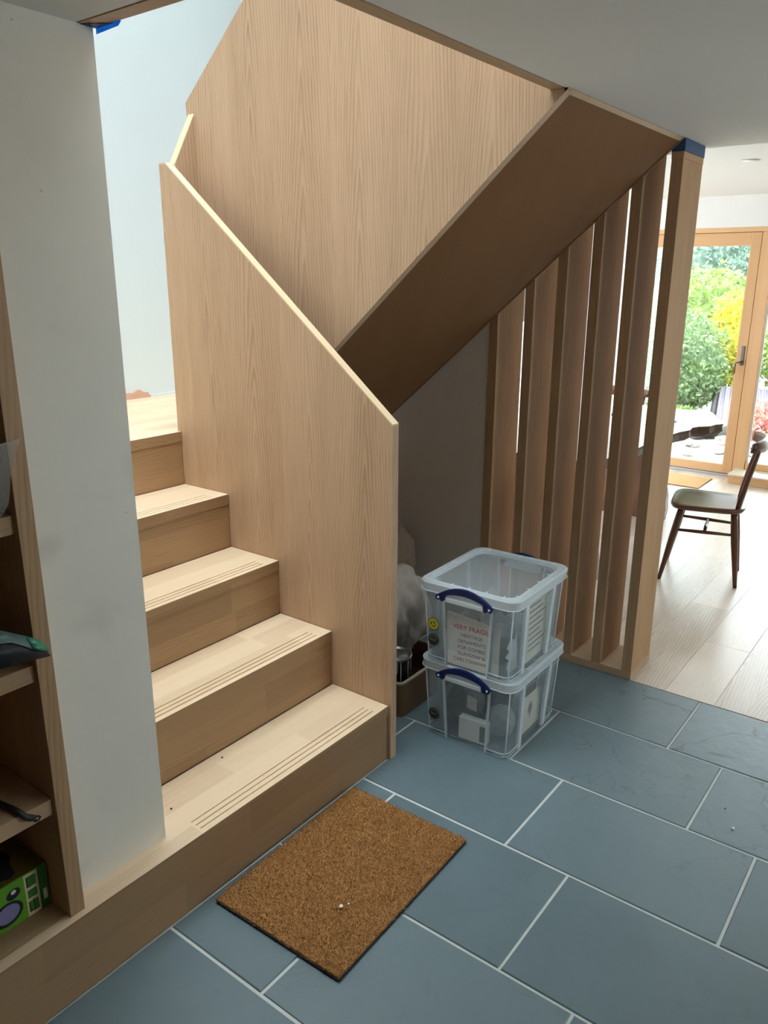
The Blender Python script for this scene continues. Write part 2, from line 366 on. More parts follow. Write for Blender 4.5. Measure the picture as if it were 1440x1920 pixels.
def add_rings(bm, rings, cap0=True, cap1=True, mi=0, smooth=False, close=False):
    rv = [[bm.verts.new(p) for p in r] for r in rings]
    n = len(rv[0]); fs = []
    pairs = list(zip(rv, rv[1:])) + ([(rv[-1], rv[0])] if close else [])
    for a, b in pairs:
        for i in range(n):
            j = (i + 1) % n
            fs.append(bm.faces.new((a[i], a[j], b[j], b[i])))
    if not close:
        if cap0: fs.append(bm.faces.new(rv[0][::-1]))
        if cap1: fs.append(bm.faces.new(rv[-1]))
    for f in fs: f.material_index = mi; f.smooth = smooth
    return fs
def add_tube(bm, pts, rad, n=10, mi=0, squash=1.0, caps=True):
    pts = [Vector(p) for p in pts]; rings = []
    if not isinstance(rad, (list, tuple)): rad = [rad] * len(pts)
    t0 = (pts[1] - pts[0]).normalized()
    ref = Vector((0, 0, 1)) if abs(t0.z) < 0.9 else Vector((1, 0, 0))
    nx = t0.cross(ref).normalized()
    for i, p in enumerate(pts):
        t = ((pts[min(i+1, len(pts)-1)] - pts[max(i-1, 0)])).normalized()
        nx = (nx - t * nx.dot(t)).normalized(); ny = t.cross(nx)
        rings.append([p + (nx * math.cos(a) + ny * math.sin(a) * squash) * rad[i] for a in [2*math.pi*k/n for k in range(n)]])
    return add_rings(bm, rings, caps, caps, mi, True)
def add_lathe(bm, prof, n=24, c=(0, 0), mi=0, cap0=True, cap1=True):
    rings = [[(c[0] + r*math.cos(2*math.pi*k/n), c[1] + r*math.sin(2*math.pi*k/n), z) for k in range(n)] for r, z in prof]
    return add_rings(bm, rings, cap0, cap1, mi, True)
def rrect(L, Wd, r, z, seg=5, cx=0, cy=0):
    out = []
    for sx, sy, a0 in ((1, 1, 0), (-1, 1, 90), (-1, -1, 180), (1, -1, 270)):
        for k in range(seg + 1):
            a = R(a0 + 90 * k / seg)
            out.append((cx + sx*(L/2 - r) + r*math.cos(a), cy + sy*(Wd/2 - r) + r*math.sin(a), z))
    return out
def obj(name, bm, mats, parent=None, base=(0, 0, 0), kind=None, label=None, smooth_angle=None):
    bmesh.ops.recalc_face_normals(bm, faces=bm.faces[:])
    b = Vector(base)
    if b.length: bmesh.ops.translate(bm, vec=-b, verts=bm.verts[:])
    me = bpy.data.meshes.new(name); bm.to_mesh(me); bm.free()
    for m in (mats if isinstance(mats, (list, tuple)) else [mats]): me.materials.append(M[m] if isinstance(m, str) else m)
    o = bpy.data.objects.new(name, me); C.objects.link(o)
    if parent: o.parent = parent
    else: o.location = b
    if kind: o['kind'] = kind
    if label: o['label'] = label
    return o
def tag(o, label, cat, group=None):
    o['label'] = label; o['category'] = cat
    if group: o['group'] = group
    return o
def thing(name, label, cat, loc=(0, 0, 0), rz=0.0, group=None):
    o = bpy.data.objects.new(name, None); C.objects.link(o); o.empty_display_size = 0.1
    o.location = loc; o.rotation_euler = (0, 0, rz)
    return tag(o, label, cat, group)
def struct(name, bm, m, parent=None):
    return obj(name, bm, m, parent, kind='structure' if not parent else None)
def sbox(name, m, *a, parent=None, bev=0.0):
    bm = bm_new(); add_box(bm, *a, bev=bev); return struct(name, bm, m, parent)
def pbox(name, m, parent, *a, bev=0.0, base=(0, 0, 0), label=None):
    bm = bm_new(); add_box(bm, *a, bev=bev); return obj(name, bm, m, parent, base, label=label)
def text_mesh(name, body, size, mat, parent, mw, align='CENTER', space=1.0, bold=0.0):
    cu = bpy.data.curves.new(name, 'FONT'); cu.body = body; cu.size = size; cu.align_x = align
    cu.space_line = space; cu.offset = bold; cu.resolution_u = 3
    tmp = bpy.data.objects.new(name + '_tmp', cu); C.objects.link(tmp)
    dg = bpy.context.evaluated_depsgraph_get(); dg.update()
    me = bpy.data.meshes.new_from_object(tmp.evaluated_get(dg))
    bpy.data.objects.remove(tmp); me.transform(mw); me.materials.clear(); me.materials.append(M[mat])
    o = bpy.data.objects.new(name, me); C.objects.link(o); o.parent = parent
    return o
def inherit_copy(root, loc, rz, label):
    r = root.copy(); C.objects.link(r); r.location = loc; r.rotation_euler = (0, 0, rz); r['label'] = label
    for ch in list(root.children):
        c = ch.copy(); C.objects.link(c); c.parent = r
        for g in ch.children:
            d = g.copy(); C.objects.link(d); d.parent = c
    return r

# ================================================================ setting
RISE, GO = 0.2077, 0.25
CEIL = 2.072; KCEIL = 2.235; XS = 1.062; XE = 1.287; UP0, UP1 = 2.40, 4.40
def zs(y): return 1.685 - 0.873 * (y + 0.02)      # underside of the upper flight

# hall floor: grout bed and slate tiles
hall = sbox('floor', 'grout', -3.3, XS - 0.002, -3.7, 1.0, -0.06, -0.0035)
row0, pitch, G = -0.935, 0.3985, 0.0085
ref = {0: -0.327, 1: -0.132, 2: -0.535, 3: -0.337, 4: -0.148, -1: -0.53}
for k in range(-6, 5):
    xa, xb = row0 + k*pitch + G/2, row0 + (k+1)*pitch - G/2
    if k == 4: xb = XS - 0.002
    if xa < -3.3: xa = -3.3
    y0 = ref.get(k, -0.1 - 0.21*((k*7) % 3)) - 0.605*7
    ymax = 0.99 if xa > -0.2 else -0.0015
    j = 0
    while True:
        ya, yb = y0 + j*0.605 + G/2, y0 + (j+1)*0.605 - G/2
        j += 1
        if ya > ymax: break
        if yb < -3.7: continue
        ya = max(ya, -3.7); yb = min(yb, ymax)
        if yb - ya < 0.015: continue
        xa2 = xa
        rs = [random.uniform(-0.0009, 0.0009) for _ in range(4)]
        bm = bm_new()
        if xa < 0 and yb > -0.0015 and k == 2:      # cut round the foot of the balustrade panel
            if ya < -0.03: fs = add_prism(bm, [(xa, ya), (xb, ya), (xb, yb), (0.034, yb), (0.034, -0.0125), (-0.003, -0.0125), (-0.003, -0.0015), (xa, -0.0015)], 'z', -0.012, 0.0)
            else: fs = add_box(bm, 0.034, xb, ya, yb, -0.012, 0.0)
        else: fs = add_box(bm, xa2, xb, ya, yb, -0.012, 0.0)
        es = [e for e in fs[1].edges]
        bmesh.ops.bevel(bm, geom=es, offset=0.0022, segments=1, affect='EDGES')
        cx, cy = (xa+xb)/2, (ya+yb)/2
        for v in bm.verts:
            if v.co.z > -0.006: v.co.z += rs[0]*(1 if v.co.x > cx else -1) + rs[1]*(1 if v.co.y > cy else -1)
        obj('slate_tile', bm, 'slate', hall, (0, 0, 0))
# narrow strip between panel line and first riser joint of the centre row: grout stays visible along the riser
din = sbox('floor', 'oak_trim', XS + 0.0, 5.2, -3.7, 3.1, -0.06, -0.004)
PW = 0.1945
for i in range(-16, 18):
    ya = -0.608 - PW + i*PW + 0.0004; yb = ya + PW - 0.0008
    if ya < -3.7 or yb > 3.1: continue
    x = XS + 0.001 - random.uniform(0.0, 1.4)
    if i == 0: x = 1.635 - 1.9
    if i == 1: x = XS - 0.9
    if i == -1: x = XS - 0.35
    while x < 5.2:
        xa, xb = max(x, XS + 0.001), min(x + 1.9, 5.2); x += 1.9
        if xb - xa < 0.05: continue
        bm = bm_new(); fs = add_box(bm, xa + 0.0006, xb - 0.0006, ya, yb, -0.012, 0.0)
        bmesh.ops.bevel(bm, geom=list(fs[1].edges), offset=0.0007, segments=1, affect='EDGES')
        obj('floor_plank', bm, 'oak_floor', din)

# ceilings and the storey above
sbox('ceiling', 'ceiling', -3.3, 1.345, -3.7, -0.450, CEIL, UP0)
sbox('ceiling_stair_side', 'ceiling', -3.3, -0.9165, -0.450, 2.0, CEIL, UP0)
bm = bm_new()
for r in ((1.345, KROOF_FILL[0], -3.7, 3.1), (KROOF_FILL[1], 5.25, -3.7, 3.1), (KROOF_FILL[0], KROOF_FILL[1], -3.7, KROOF_FILL[2]), (KROOF_FILL[0], KROOF_FILL[1], KROOF_FILL[3], 3.1)):
    add_box(bm, r[0], r[1], r[2], r[3], KCEIL, UP0)
struct('ceiling_dining', bm, 'ceiling')
bm = bm_new()
for r in ((KROOF_FILL[0], KROOF_FILL[1], KROOF_FILL[2], KROOF_FILL[2]+.05), (KROOF_FILL[0], KROOF_FILL[1], KROOF_FILL[3]-.05, KROOF_FILL[3]), (KROOF_FILL[0], KROOF_FILL[0]+.05, KROOF_FILL[2]+.05, KROOF_FILL[3]-.05), (KROOF_FILL[1]-.05, KROOF_FILL[1], KROOF_FILL[2]+.05, KROOF_FILL[3]-.05)):
    add_box(bm, *r, UP0 - 0.02, UP0 + 0.03)
k5 = struct('added_rooflight', bm, 'white_plastic')  # frame of an unseen rooflight, added for light behind the fins
bm = bm_new(); add_box(bm, KROOF_FILL[0]+.05, KROOF_FILL[1]-.05, KROOF_FILL[2]+.05, KROOF_FILL[3]-.05, UP0, UP0+0.01); obj('pane', bm, 'glass', k5)
# walls
sbox('wall_end', 'wall_end', -1.147, -0.88, 0.066, 1.86, RISE, CEIL)
sbox('wall_back', 'wall_stair', -3.3, XE + 0.1, 1.86, 2.0, 0, UP1)
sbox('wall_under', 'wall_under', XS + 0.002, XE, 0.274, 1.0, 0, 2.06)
sbox('ceiling_fins', 'wall', XS, 1.345, -0.4095, 0.274, 2.0595, UP0)
sbox('ceiling_dining_edge', 'ceiling', XE + 0.1, 1.345, 0.274, 3.1, KCEIL, UP0)
bm = bm_new()
add_prism(bm, [(0.274, zs(0.274)), (0.274, UP1), (1.86, UP1), (1.86, 0.0), (1.0, 0.0), (1.0, 0.8)], 'x', XE - 0.06, XE + 0.1)
struct('wall_stair_side', bm, 'wall_stair')
sbox('wall_upper', 'wall_stair', XE + 0.0, XE + 0.1, -3.7, 0.274, UP0, UP1)
sbox('wall_left', 'oak_panel', -3.4, -3.3, -3.7, 2.0, 0, UP1)
def wall_with_hole(name, m, axis, a, b, u0, u1, z0, z1, h):
    """wall slab a..b thick on axis; hole h=(u0,u1,z0,z1)"""
    bm = bm_new()
    for r in ((u0, h[0], z0, z1), (h[1], u1, z0, z1), (h[0], h[1], z0, h[2]), (h[0], h[1], h[3], z1)):
        if r[1] - r[0] < 1e-4 or r[3] - r[2] < 1e-4: continue
        if axis == 'y': add_box(bm, r[0], r[1], a, b, r[2], r[3])
        else: add_box(bm, a, b, r[0], r[1], r[2], r[3])
    return struct(name, bm, m)
wall_with_hole('wall_front_hall', 'wall', 'y', -3.8, -3.7, -3.4, XE, 0, UP1, (0.21, 1.27, 0.85, 1.95))
sbox('wall_front_dining', 'wall', XE, 5.25, -3.8, -3.7, 0, UP0)
sbox('wall_dining_back', 'wall', XE + 0.1, 5.25, 3.1, 3.2, 0, UP0)
wall_with_hole('wall_garden', 'wall', 'x', 5.03, 5.20, -3.7, 3.1, 0, UP0, (-1.7, 1.215, 0.0, 1.997))
def window_unit(name, axis, a, u0, u1, z0, z1):
    """simple framed window: frame ring and pane"""
    bm = bm_new(); f = 0.06
    for r in ((u0, u1, z0, z0+f), (u0, u1, z1-f, z1), (u0, u0+f, z0+f, z1-f), (u1-f, u1, z0+f, z1-f)):
        add_box(bm, r[0], r[1], a-0.03, a+0.03, r[2], r[3])
    o = struct(name, bm, 'white_plastic')
    bm = bm_new(); add_box(bm, u0+f, u1-f, a-0.004, a+0.004, z0+f, z1-f); obj('pane', bm, 'glass', o)
window_unit('window_1', 'y', -3.75, 0.21, 1.27, 0.85, 1.95)
# roof with the rooflight over the stairwell
bm = bm_new()
for r in ((-3.4, ROOF[0], -3.8, 2.0), (ROOF[1], XE+0.1, -3.8, 2.0), (ROOF[0], ROOF[1], -3.8, ROOF[2]), (ROOF[0], ROOF[1], ROOF[3], 2.0)):
    add_box(bm, r[0], r[1], r[2], r[3], UP1, UP1 + 0.15)
struct('roof', bm, 'ceiling')
bm = bm_new()
for r in ((ROOF[0], ROOF[1], ROOF[2], ROOF[2]+.05), (ROOF[0], ROOF[1], ROOF[3]-.05, ROOF[3]), (ROOF[0], ROOF[0]+.05, ROOF[2]+.05, ROOF[3]-.05), (ROOF[1]-.05, ROOF[1], ROOF[2]+.05, ROOF[3]-.05)):
    add_box(bm, *r, UP1 + 0.10, UP1 + 0.2)
rl = struct('window_3', bm, 'white_plastic')
bm = bm_new(); add_box(bm, ROOF[0]+.05, ROOF[1]-.05, ROOF[2]+.05, ROOF[3]-.05, UP1+0.15, UP1+0.16); obj('pane', bm, 'glass', rl)
# oak lining around the stair opening
bm = bm_new(); add_box(bm, -0.9125, XE, -0.4455, -0.4107, CEIL - 0.001, UP0 + 0.02, bev=0.001); struct('trim_1', bm, 'oak_trim')
bm = bm_new(); add_box(bm, -0.9125, -0.8745, -0.4107, 0.064, CEIL - 0.001, UP0 + 0.02, bev=0.001); struct('trim_2', bm, 'oak_panel')
sbox('trim_3', 'oak_trim', -0.9125, -0.88, 0.066, 1.86, CEIL, UP0 + 0.02)
# bare plaster strip where the skirting is missing
bm = bm_new()
top = [(0.22 + 0.022*i, 1.078 + 0.0012*math.sin(i*2.1) + (0.012 if i in (9, 10) else 0.0) - 0.0012*i) for i in range(13)]
add_prism(bm, [(0.22, 1.038)] + top + [(0.50, 1.038)], 'y', 1.852, 1.8605); struct('trim_4', bm, 'pink_plaster')
bm = bm_new(); add_box(bm, 0.50, 1.2, 1.852, 1.86, 1.038, 1.048); struct('baseboard_back', bm, 'wall_stair')

# ================================================================ staircase
st = thing('staircase', 'oak staircase rising past the white wall end, with solid panel balustrades', 'staircase')
XL, XR = -0.88, -0.0025
def tread(i):
    """i = 1..4 full treads (nose at y=(i-1)*GO), three anti-slip grooves near the nose"""
    y0, z = (i-1)*GO, i*RISE; x0 = -3.2 if i == 1 else XL
    y1 = y0 + GO + 0.0
    th = 0.038; bm = bm_new()
    gs = [0.0215, 0.0405, 0.0595]; gw = 0.0042; gx0, gx1 = (-0.802 if i == 1 else XL), -0.060
    # profile slabs split so that the grooves are real channels
    add_box(bm, x0, XR, y0, y1, z - th, z - 0.0045)
    cuts = [y0] + [c for g in gs for c in (y0 + g - gw/2, y0 + g + gw/2)] + [y1]
    for a in range(0, len(cuts) - 1):
        if a % 2 == 0: add_box(bm, x0, XR, cuts[a], cuts[a+1], z - 0.0045, z)
        else:
            if gx0 > x0 + 0.001: add_box(bm, x0, gx0, cuts[a], cuts[a+1], z - 0.0045, z)
            add_box(bm, gx1, XR, cuts[a], cuts[a+1], z - 0.0045, z)
    bmesh.ops.remove_doubles(bm, verts=bm.verts[:], dist=1e-5)
    bmesh.ops.recalc_face_normals(bm, faces=bm.faces[:])
    for f in bm.faces:
        if f.normal.y < -0.9 and f.calc_center_median().y < y0 + 0.001: f.material_index = 1  # nose front in the darker riser oak: its shade put into colour
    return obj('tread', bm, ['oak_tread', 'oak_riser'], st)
def riser(i):
    y0 = (i-1)*GO + 0.004; z0, z1 = (i-1)*RISE, i*RISE - 0.0385; x0 = -3.2 if i == 1 else XL
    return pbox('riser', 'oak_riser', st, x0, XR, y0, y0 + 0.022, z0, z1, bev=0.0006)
for i in range(1, 5): tread(i)
for i in range(1, 6): riser(i)
# carcass under the treads (never seen, keeps the flight solid) and half landing
bm = bm_new()
for i in range(1, 5): add_box(bm, XL, XR, (i-1)*GO + 0.027, i*GO + 0.003, 0.002, i*RISE - 0.039)
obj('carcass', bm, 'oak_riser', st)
bm = bm_new(); add_box(bm, XL, XR, 1.0, 1.03, 5*RISE - 0.038, 5*RISE)
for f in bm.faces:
    if f.calc_center_median().y < 1.001: f.material_index = 1  # shaded front of the nosing painted with the darker oak
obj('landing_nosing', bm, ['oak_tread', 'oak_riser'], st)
y = 1.0305; k = 0
while y < 1.86:
    yb = min(y + 0.0895, 1.858)
    cut = random.uniform(-0.5, 0.9); xs0 = XL if y > 1.03 else XL
    for xa, xb in ((XL, cut), (cut, XE - 0.062)):
        bm = bm_new(); fs = add_box(bm, xa + 0.0005, xb - 0.0005, y, yb, 5*RISE - 0.03, 5*RISE - random.uniform(0, 0.0004))
        bmesh.ops.bevel(bm, geom=list(fs[1].edges), offset=0.0007, segments=1, affect='EDGES')
        obj('landing_board', bm, 'oak_tread', st)
    y += 0.09
pbox('landing_base', 'oak_riser', st, XL, XE - 0.062, 1.028, 1.856, 0.002, 5*RISE - 0.031)
# lower balustrade panel and its pale lipping
T = 0.031; yp, ye = -0.0097, 1.022
ztop = lambda y: 1.178 + (y - yp) * (1.992 - 1.178) / (0.988 - yp)
bm = bm_new(); add_prism(bm, [(yp, 0.0), (yp, ztop(yp) - 0.006), (0.988, ztop(0.988) - 0.006), (ye, ztop(0.988) - 0.006), (ye, 0.0)], 'x', 0.0, T)
obj('balustrade_panel', bm, 'oak_panel', st)
bm = bm_new(); add_prism(bm, [(yp, ztop(yp) - 0.006), (yp, ztop(yp)), (0.988, ztop(0.988)), (ye, ztop(0.988)), (ye, ztop(0.988) - 0.006), (0.988, ztop(0.988) - 0.006)], 'x', 0.0, T)
obj('panel_lipping', bm, 'oak_edge', st, label='pale solid oak top edge of the lower panel')
# short cross panel at the head of the well
X2 = 0.129
cz = lambda x: 1.992 + (x - T) * 1.75
bm = bm_new(); add_prism(bm, [(T, 0.72), (T, cz(T) - 0.006), (X2, cz(X2) - 0.006), (X2, 0.72)], 'y', 0.972, 1.003); obj('cross_panel', bm, 'oak_panel', st)
bm = bm_new(); add_prism(bm, [(T, cz(T) - 0.006), (T, cz(T)), (X2, cz(X2)), (X2, cz(X2) - 0.006)], 'y', 0.972, 1.003); obj('panel_lipping', bm, 'oak_edge', st)
# upper balustrade panel beside the return flight
zt2 = lambda y: 2.214 - 0.842 * (y - 1.0)
bm = bm_new()
add_prism(bm, [(1.012, zs(1.012)), (1.012, zt2(1.012)), (-0.62, zt2(-0.62)), (-0.62, UP0 + 0.021), (-0.4100, UP0 + 0.021), (-0.4100, CEIL - 0.0015), (-0.4600, CEIL - 0.0015), (-0.4600, zs(-0.4600))], 'x', X2, X2 + T)
obj('balustrade_panel', bm, 'oak_panel', st)
# underside of the return flight
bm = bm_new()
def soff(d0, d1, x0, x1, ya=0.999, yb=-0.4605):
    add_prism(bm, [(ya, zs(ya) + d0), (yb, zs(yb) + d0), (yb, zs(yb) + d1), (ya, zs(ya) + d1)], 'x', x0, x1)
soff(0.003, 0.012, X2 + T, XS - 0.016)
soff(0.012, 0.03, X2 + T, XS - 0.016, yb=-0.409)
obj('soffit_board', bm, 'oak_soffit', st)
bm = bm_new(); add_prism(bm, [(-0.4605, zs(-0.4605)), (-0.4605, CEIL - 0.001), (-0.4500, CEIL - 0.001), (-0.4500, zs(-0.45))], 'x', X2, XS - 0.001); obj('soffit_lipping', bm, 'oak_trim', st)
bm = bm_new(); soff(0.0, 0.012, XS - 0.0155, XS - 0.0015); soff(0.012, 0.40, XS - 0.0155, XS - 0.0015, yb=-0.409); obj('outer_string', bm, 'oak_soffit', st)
for k in range(6):
    ya = 0.984 - k*GO; z = 5*RISE + (k+1)*RISE
    bm = bm_new(); add_box(bm, X2 + T, XS - 0.016, ya - GO - 0.02, ya, z - 0.038, z); obj('tread', bm, 'oak_tread', st)
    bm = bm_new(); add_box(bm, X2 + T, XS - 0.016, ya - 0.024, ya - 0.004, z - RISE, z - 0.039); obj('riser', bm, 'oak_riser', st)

# ================================================================ slatted screen
sc = thing('slatted_screen', 'screen of upright oak fins standing between the under-stair store and dining room', 'screen', (XS, 0, 0))
SB = (XS, 0, 0)
ys = [(0.233, 0.272), (0.073, 0.113), (-0.062, -0.022), (-0.197, -0.158), (-0.330, -0.290), (-0.465, -0.424)]
for n, (a, b) in enumerate(ys):
    bm = bm_new()
    if n < 5: add_box(bm, XS, XE - 0.002, a, b, 0.034, 2.0585, bev=0.0012)
    else: add_box(bm, XS, XE - 0.002, a, b, 0.034, 2.008, bev=0.0012)
    obj('slat', bm, 'oak_slat', sc, SB)
bm = bm_new(); add_box(bm, XS - 0.001, XE + 0.001, -0.4665, 0.272, 0.0, 0.034, bev=0.001); obj('base_rail', bm, 'oak_trim', sc, SB)
bm = bm_new(); add_box(bm, XS - 0.001, XE - 0.001, -0.466, -0.423, 2.008, 2.030, bev=0.0008); obj('slat_cap', bm, 'oak_slat', sc, SB)
bm = bm_new(); add_box(bm, XS - 0.0015, XE + 0.0005, -0.4675, -0.4215, 2.0305, CEIL - 0.0012); obj('masking_tape', bm, 'tape_shaded', sc, SB, label='band of blue masking tape, darkened for shade, around the top of the end fin')
# blue tape hanging from the lining at the wall end
TB = (-0.875, 0.06, CEIL - 0.02)
t = thing('masking_tape', 'blue masking tape tab, brightened as if backlit, hanging from the ceiling trim at the white wall corner', 'tape', TB)
bm = bm_new(); add_prism(bm, [(0.0645, CEIL), (0.0645, CEIL - 0.012), (-0.006, CEIL - 0.0085), (-0.016, CEIL - 0.002), (-0.012, CEIL)], 'x', -0.8743, -0.8736); obj('hanging_tab', bm, 'tape_backlit', t, TB)
bm = bm_new(); add_prism(bm, [(-0.9095, 0.0640), (-0.8745, 0.0640), (-0.8745, 0.008), (-0.9075, 0.055)], 'z', CEIL - 0.0022, CEIL - 0.0012); obj('stuck_strip', bm, 'tape_shaded', t, TB)

# ================================================================ built-in bookcase on the plinth
bk = thing('bookcase', 'built-in oak bookcase standing on the stair plinth beside the wall end', 'bookcase', (-1.9, 0.017, RISE))
BB = (-1.9, 0.017, RISE)
pbox('side_panel', 'oak_case', bk, -1.183, -1.147, 0.017, 0.34, RISE, CEIL, base=BB, bev=0.0012)
pbox('side_panel', 'oak_case', bk, -2.70, -2.664, 0.017, 0.34, RISE, CEIL, base=BB, bev=0.0012)
pbox('back_panel', 'oak_case', bk, -2.664, -1.183, 0.325, 0.34, RISE, CEIL, base=BB)
pbox('base_board', 'oak_shelf', bk, -2.664, -1.183, 0.03, 0.325, RISE, RISE + 0.0008, base=BB)
for z in (0.52, 0.842, 1.164, 1.486, 1.80):
    pbox('shelf', 'oak_shelf', bk, -2.662, -1.1845, 0.030, 0.325, z - 0.038, z, base=BB, bev=0.001)
sbox('wall_shelf_back', 'wall', -3.3, -1.147, 0.345, 0.45, 0, CEIL)

# ---- things on the shelves
def lumpy(bm, c, s, sub=3, amp=0.2, freq=2.0, seed=0, flat=None, ridge=0.0, stretch=1.0, fine=0.55):
    g = bmesh.ops.create_icosphere(bm, subdivisions=sub, radius=1.0)
    for v in g['verts']:
        d = v.co.normalized(); q = Vector((d.x, d.y, d.z*stretch)) * freq + Vector((seed*7.1, seed*3.3, seed*1.7))
        a = 1 + amp * mnoise.noise(q) + amp*0.5*mnoise.noise(q*2.3)
        if ridge: a += ridge * (1 - abs(mnoise.noise(q*1.6 + Vector((9, 1, 4)))) * 2.2) + ridge*fine*(1 - abs(mnoise.noise(q*4.1 + Vector((2, 7, 1)))) * 2.6)
        p = Vector((d.x*s[0]*a, d.y*s[1]*a, d.z*s[2]*a))
        if flat is not None and p.z < flat: p.z = flat
        v.co = p + Vector(c)
    for f in bm.faces: f.smooth = True
# carton, shelf at floor of bookcase
cx0, cx1, cy0, cy1, cz0, cz1 = -1.50, -1.186, 0.094, 0.26, RISE + 0.001, 0.322
GB = ((cx0+cx1)/2, (cy0+cy1)/2, cz0)
gb = thing('printed_carton', 'bright green printed carton with lens pictures on the bottom of the bookcase', 'box', GB)
pbox('carton_body', 'lime', gb, cx0, cx1, cy0, cy1, cz0, cz1, bev=0.001, base=GB)
pbox('carton_top', 'olive', gb, cx0 + 0.002, cx1 - 0.003, cy0 + 0.002, cy1 - 0.003, cz1, cz1 + 0.0008, base=GB, label='olive printed top of the carton')
fy = cy0 - 0.0006
pbox('cream_strip', 'cream', gb, -1.2405, -1.2085, fy, cy0 + 0.001, cz0 + 0.001, cz1 - 0.001, base=GB, label='cream strip with small green pictograms')
pbox('dark_green_strip', 'darkgreen', gb, -1.2085, cx1, fy, cy0 + 0.001, cz0 + 0.001, cz1 - 0.001, base=GB)
pbox('white_sticker', 'paper', gb, -1.2005, -1.1915, fy - 0.0004, fy + 0.0002, cz0 + 0.022, cz0 + 0.050, base=GB)
H_ = cz1 - cz0
for q, (f0, f1) in enumerate(((0.68, 0.92), (0.42, 0.60), (0.10, 0.34))):
    pbox('pictogram', 'darkgreen', gb, -1.2355, -1.2135, fy - 0.0004, fy + 0.0002, cz0 + H_*f0, cz0 + H_*f1, base=GB)
bm = bm_new()
for (px0, px1, f0, f1) in ((-1.236, -1.2335, .68, .92), (-1.236, -1.226, .68, .70), (-1.2245, -1.2225, .08, .36), (-1.236, -1.2335, .10, .34), (-1.236, -1.2135, .10, .12)):
    add_box(bm, px0, px1, fy - 0.0008, fy - 0.0003, cz0 + H_*f0, cz0 + H_*f1)
obj('pictogram_marks', bm, 'black', gb, GB, kind='stuff')
def ellipse(x, z, rx, rz, y0, y1, rot=0.0, n=24):
    b = bm_new(); c, s = math.cos(rot), math.sin(rot)
    add_prism(b, [(x + rx*math.cos(a)*c - rz*math.sin(a)*s, z + rx*math.cos(a)*s + rz*math.sin(a)*c) for a in [2*math.pi*k/n for k in range(n)]], 'y', y0, y1); return b
obj('printed_oval', ellipse(-1.2665, cz0 + 0.083, 0.0165, 0.0125, fy - 0.0003, fy + 0.0003, 0.3), 'black', gb, GB)
obj('printed_oval', ellipse(-1.266, cz0 + 0.088, 0.006, 0.005, fy - 0.0006, fy - 0.0002, 0.3), 'paper', gb, GB)
obj('printed_lens_rim', ellipse(-1.285, cz0 + 0.040, 0.036, 0.029, fy - 0.0003, fy + 0.0003, 0.15), 'black', gb, GB)
obj('printed_lens', ellipse(-1.284, cz0 + 0.041, 0.027, 0.022, fy - 0.0006, fy - 0.0002, 0.15), 'lens', gb, GB, label='violet lens picture')
b = bm_new()
add_prism(b, [(-1.305, cy0+0.03), (-1.262, cy0+0.014), (-1.248, cy0+0.02), (-1.238, cy0+0.06), (-1.222, cy0+0.085), (-1.235, cy0+0.125), (-1.27, cy0+0.12), (-1.30, cy0+0.07)], 'z', cz1 + 0.0007, cz1 + 0.0013)
obj('printed_picture', b, 'charcoal', gb, GB)
# strap on the shelf above
b = bm_new(); S1 = 0.52
add_tube(b, [(-1.36, 0.27, S1+0.008), (-1.305, 0.20, S1+0.008), (-1.272, 0.125, S1+0.008), (-1.262, 0.075, S1+0.008), (-1.257, 0.045, S1+0.0085), (-1.254, 0.026, S1+0.006), (-1.249, 0.0215, S1-0.002), (-1.240, 0.0215, S1-0.010), (-1.229, 0.0215, S1-0.0175)], [0.0075]*8 + [0.0062], 8, squash=0.75)
SBK = (-1.38, 0.13, S1)
o = obj('strap_cord', b, 'black', None, SBK); tag(o, 'black cord with a looped end hanging over the front of the second shelf', 'cord')
b = bm_new(); add_tube(b, [(-1.229, 0.0215, S1-0.0155), (-1.222, 0.0215, S1-0.0165), (-1.217, 0.0215, S1-0.021), (-1.222, 0.0215, S1-0.0265), (-1.231, 0.0215, S1-0.025)], 0.0022, 6)
obj('loop_end', b, 'black', o, SBK)
# green plastic packet on the third shelf
S2 = 0.842
def sheet(name, grid, mat, parent, base, th=0.002, label=None):
    """grid of points (rows) -> thickened sheet"""
    b = bm_new(); rows = [[b.verts.new(p) for p in r] for r in grid]
    for a, c in zip(rows, rows[1:]):
        for i in range(len(a)-1): b.faces.new((a[i], a[i+1], c[i+1], c[i])).smooth = True
    bmesh.ops.recalc_face_normals(b, faces=b.faces[:])
    bmesh.ops.solidify(b, geom=b.faces[:], thickness=th)
    return obj(name, b, mat, parent, base, label=label)
PB = (-1.28, 0.10, S2)
pk = thing('plastic_packet', 'crumpled dark green plastic packet sticking out of the middle shelf', 'packet', PB)
b = bm_new(); lumpy(b, (-1.33, 0.13, S2 + 0.05), (0.12, 0.08, 0.05), 3, 0.35, 2.2, 3, flat=-0.049); obj('packet_body', b, 'charcoal', pk, PB)
sheet('packet_flap', [[(-1.40, 0.10, S2+0.10), (-1.31, 0.03, S2+0.118), (-1.252, 0.0, S2+0.112), (-1.205, -0.005, S2+0.083), (-1.182, -0.006, S2+0.064)],
                      [(-1.40, 0.05, S2+0.085), (-1.32, -0.005, S2+0.105), (-1.247, -0.028, S2+0.094), (-1.205, -0.026, S2+0.062), (-1.176, -0.022, S2+0.046)]], 'teal_fade', pk, PB, 0.003)
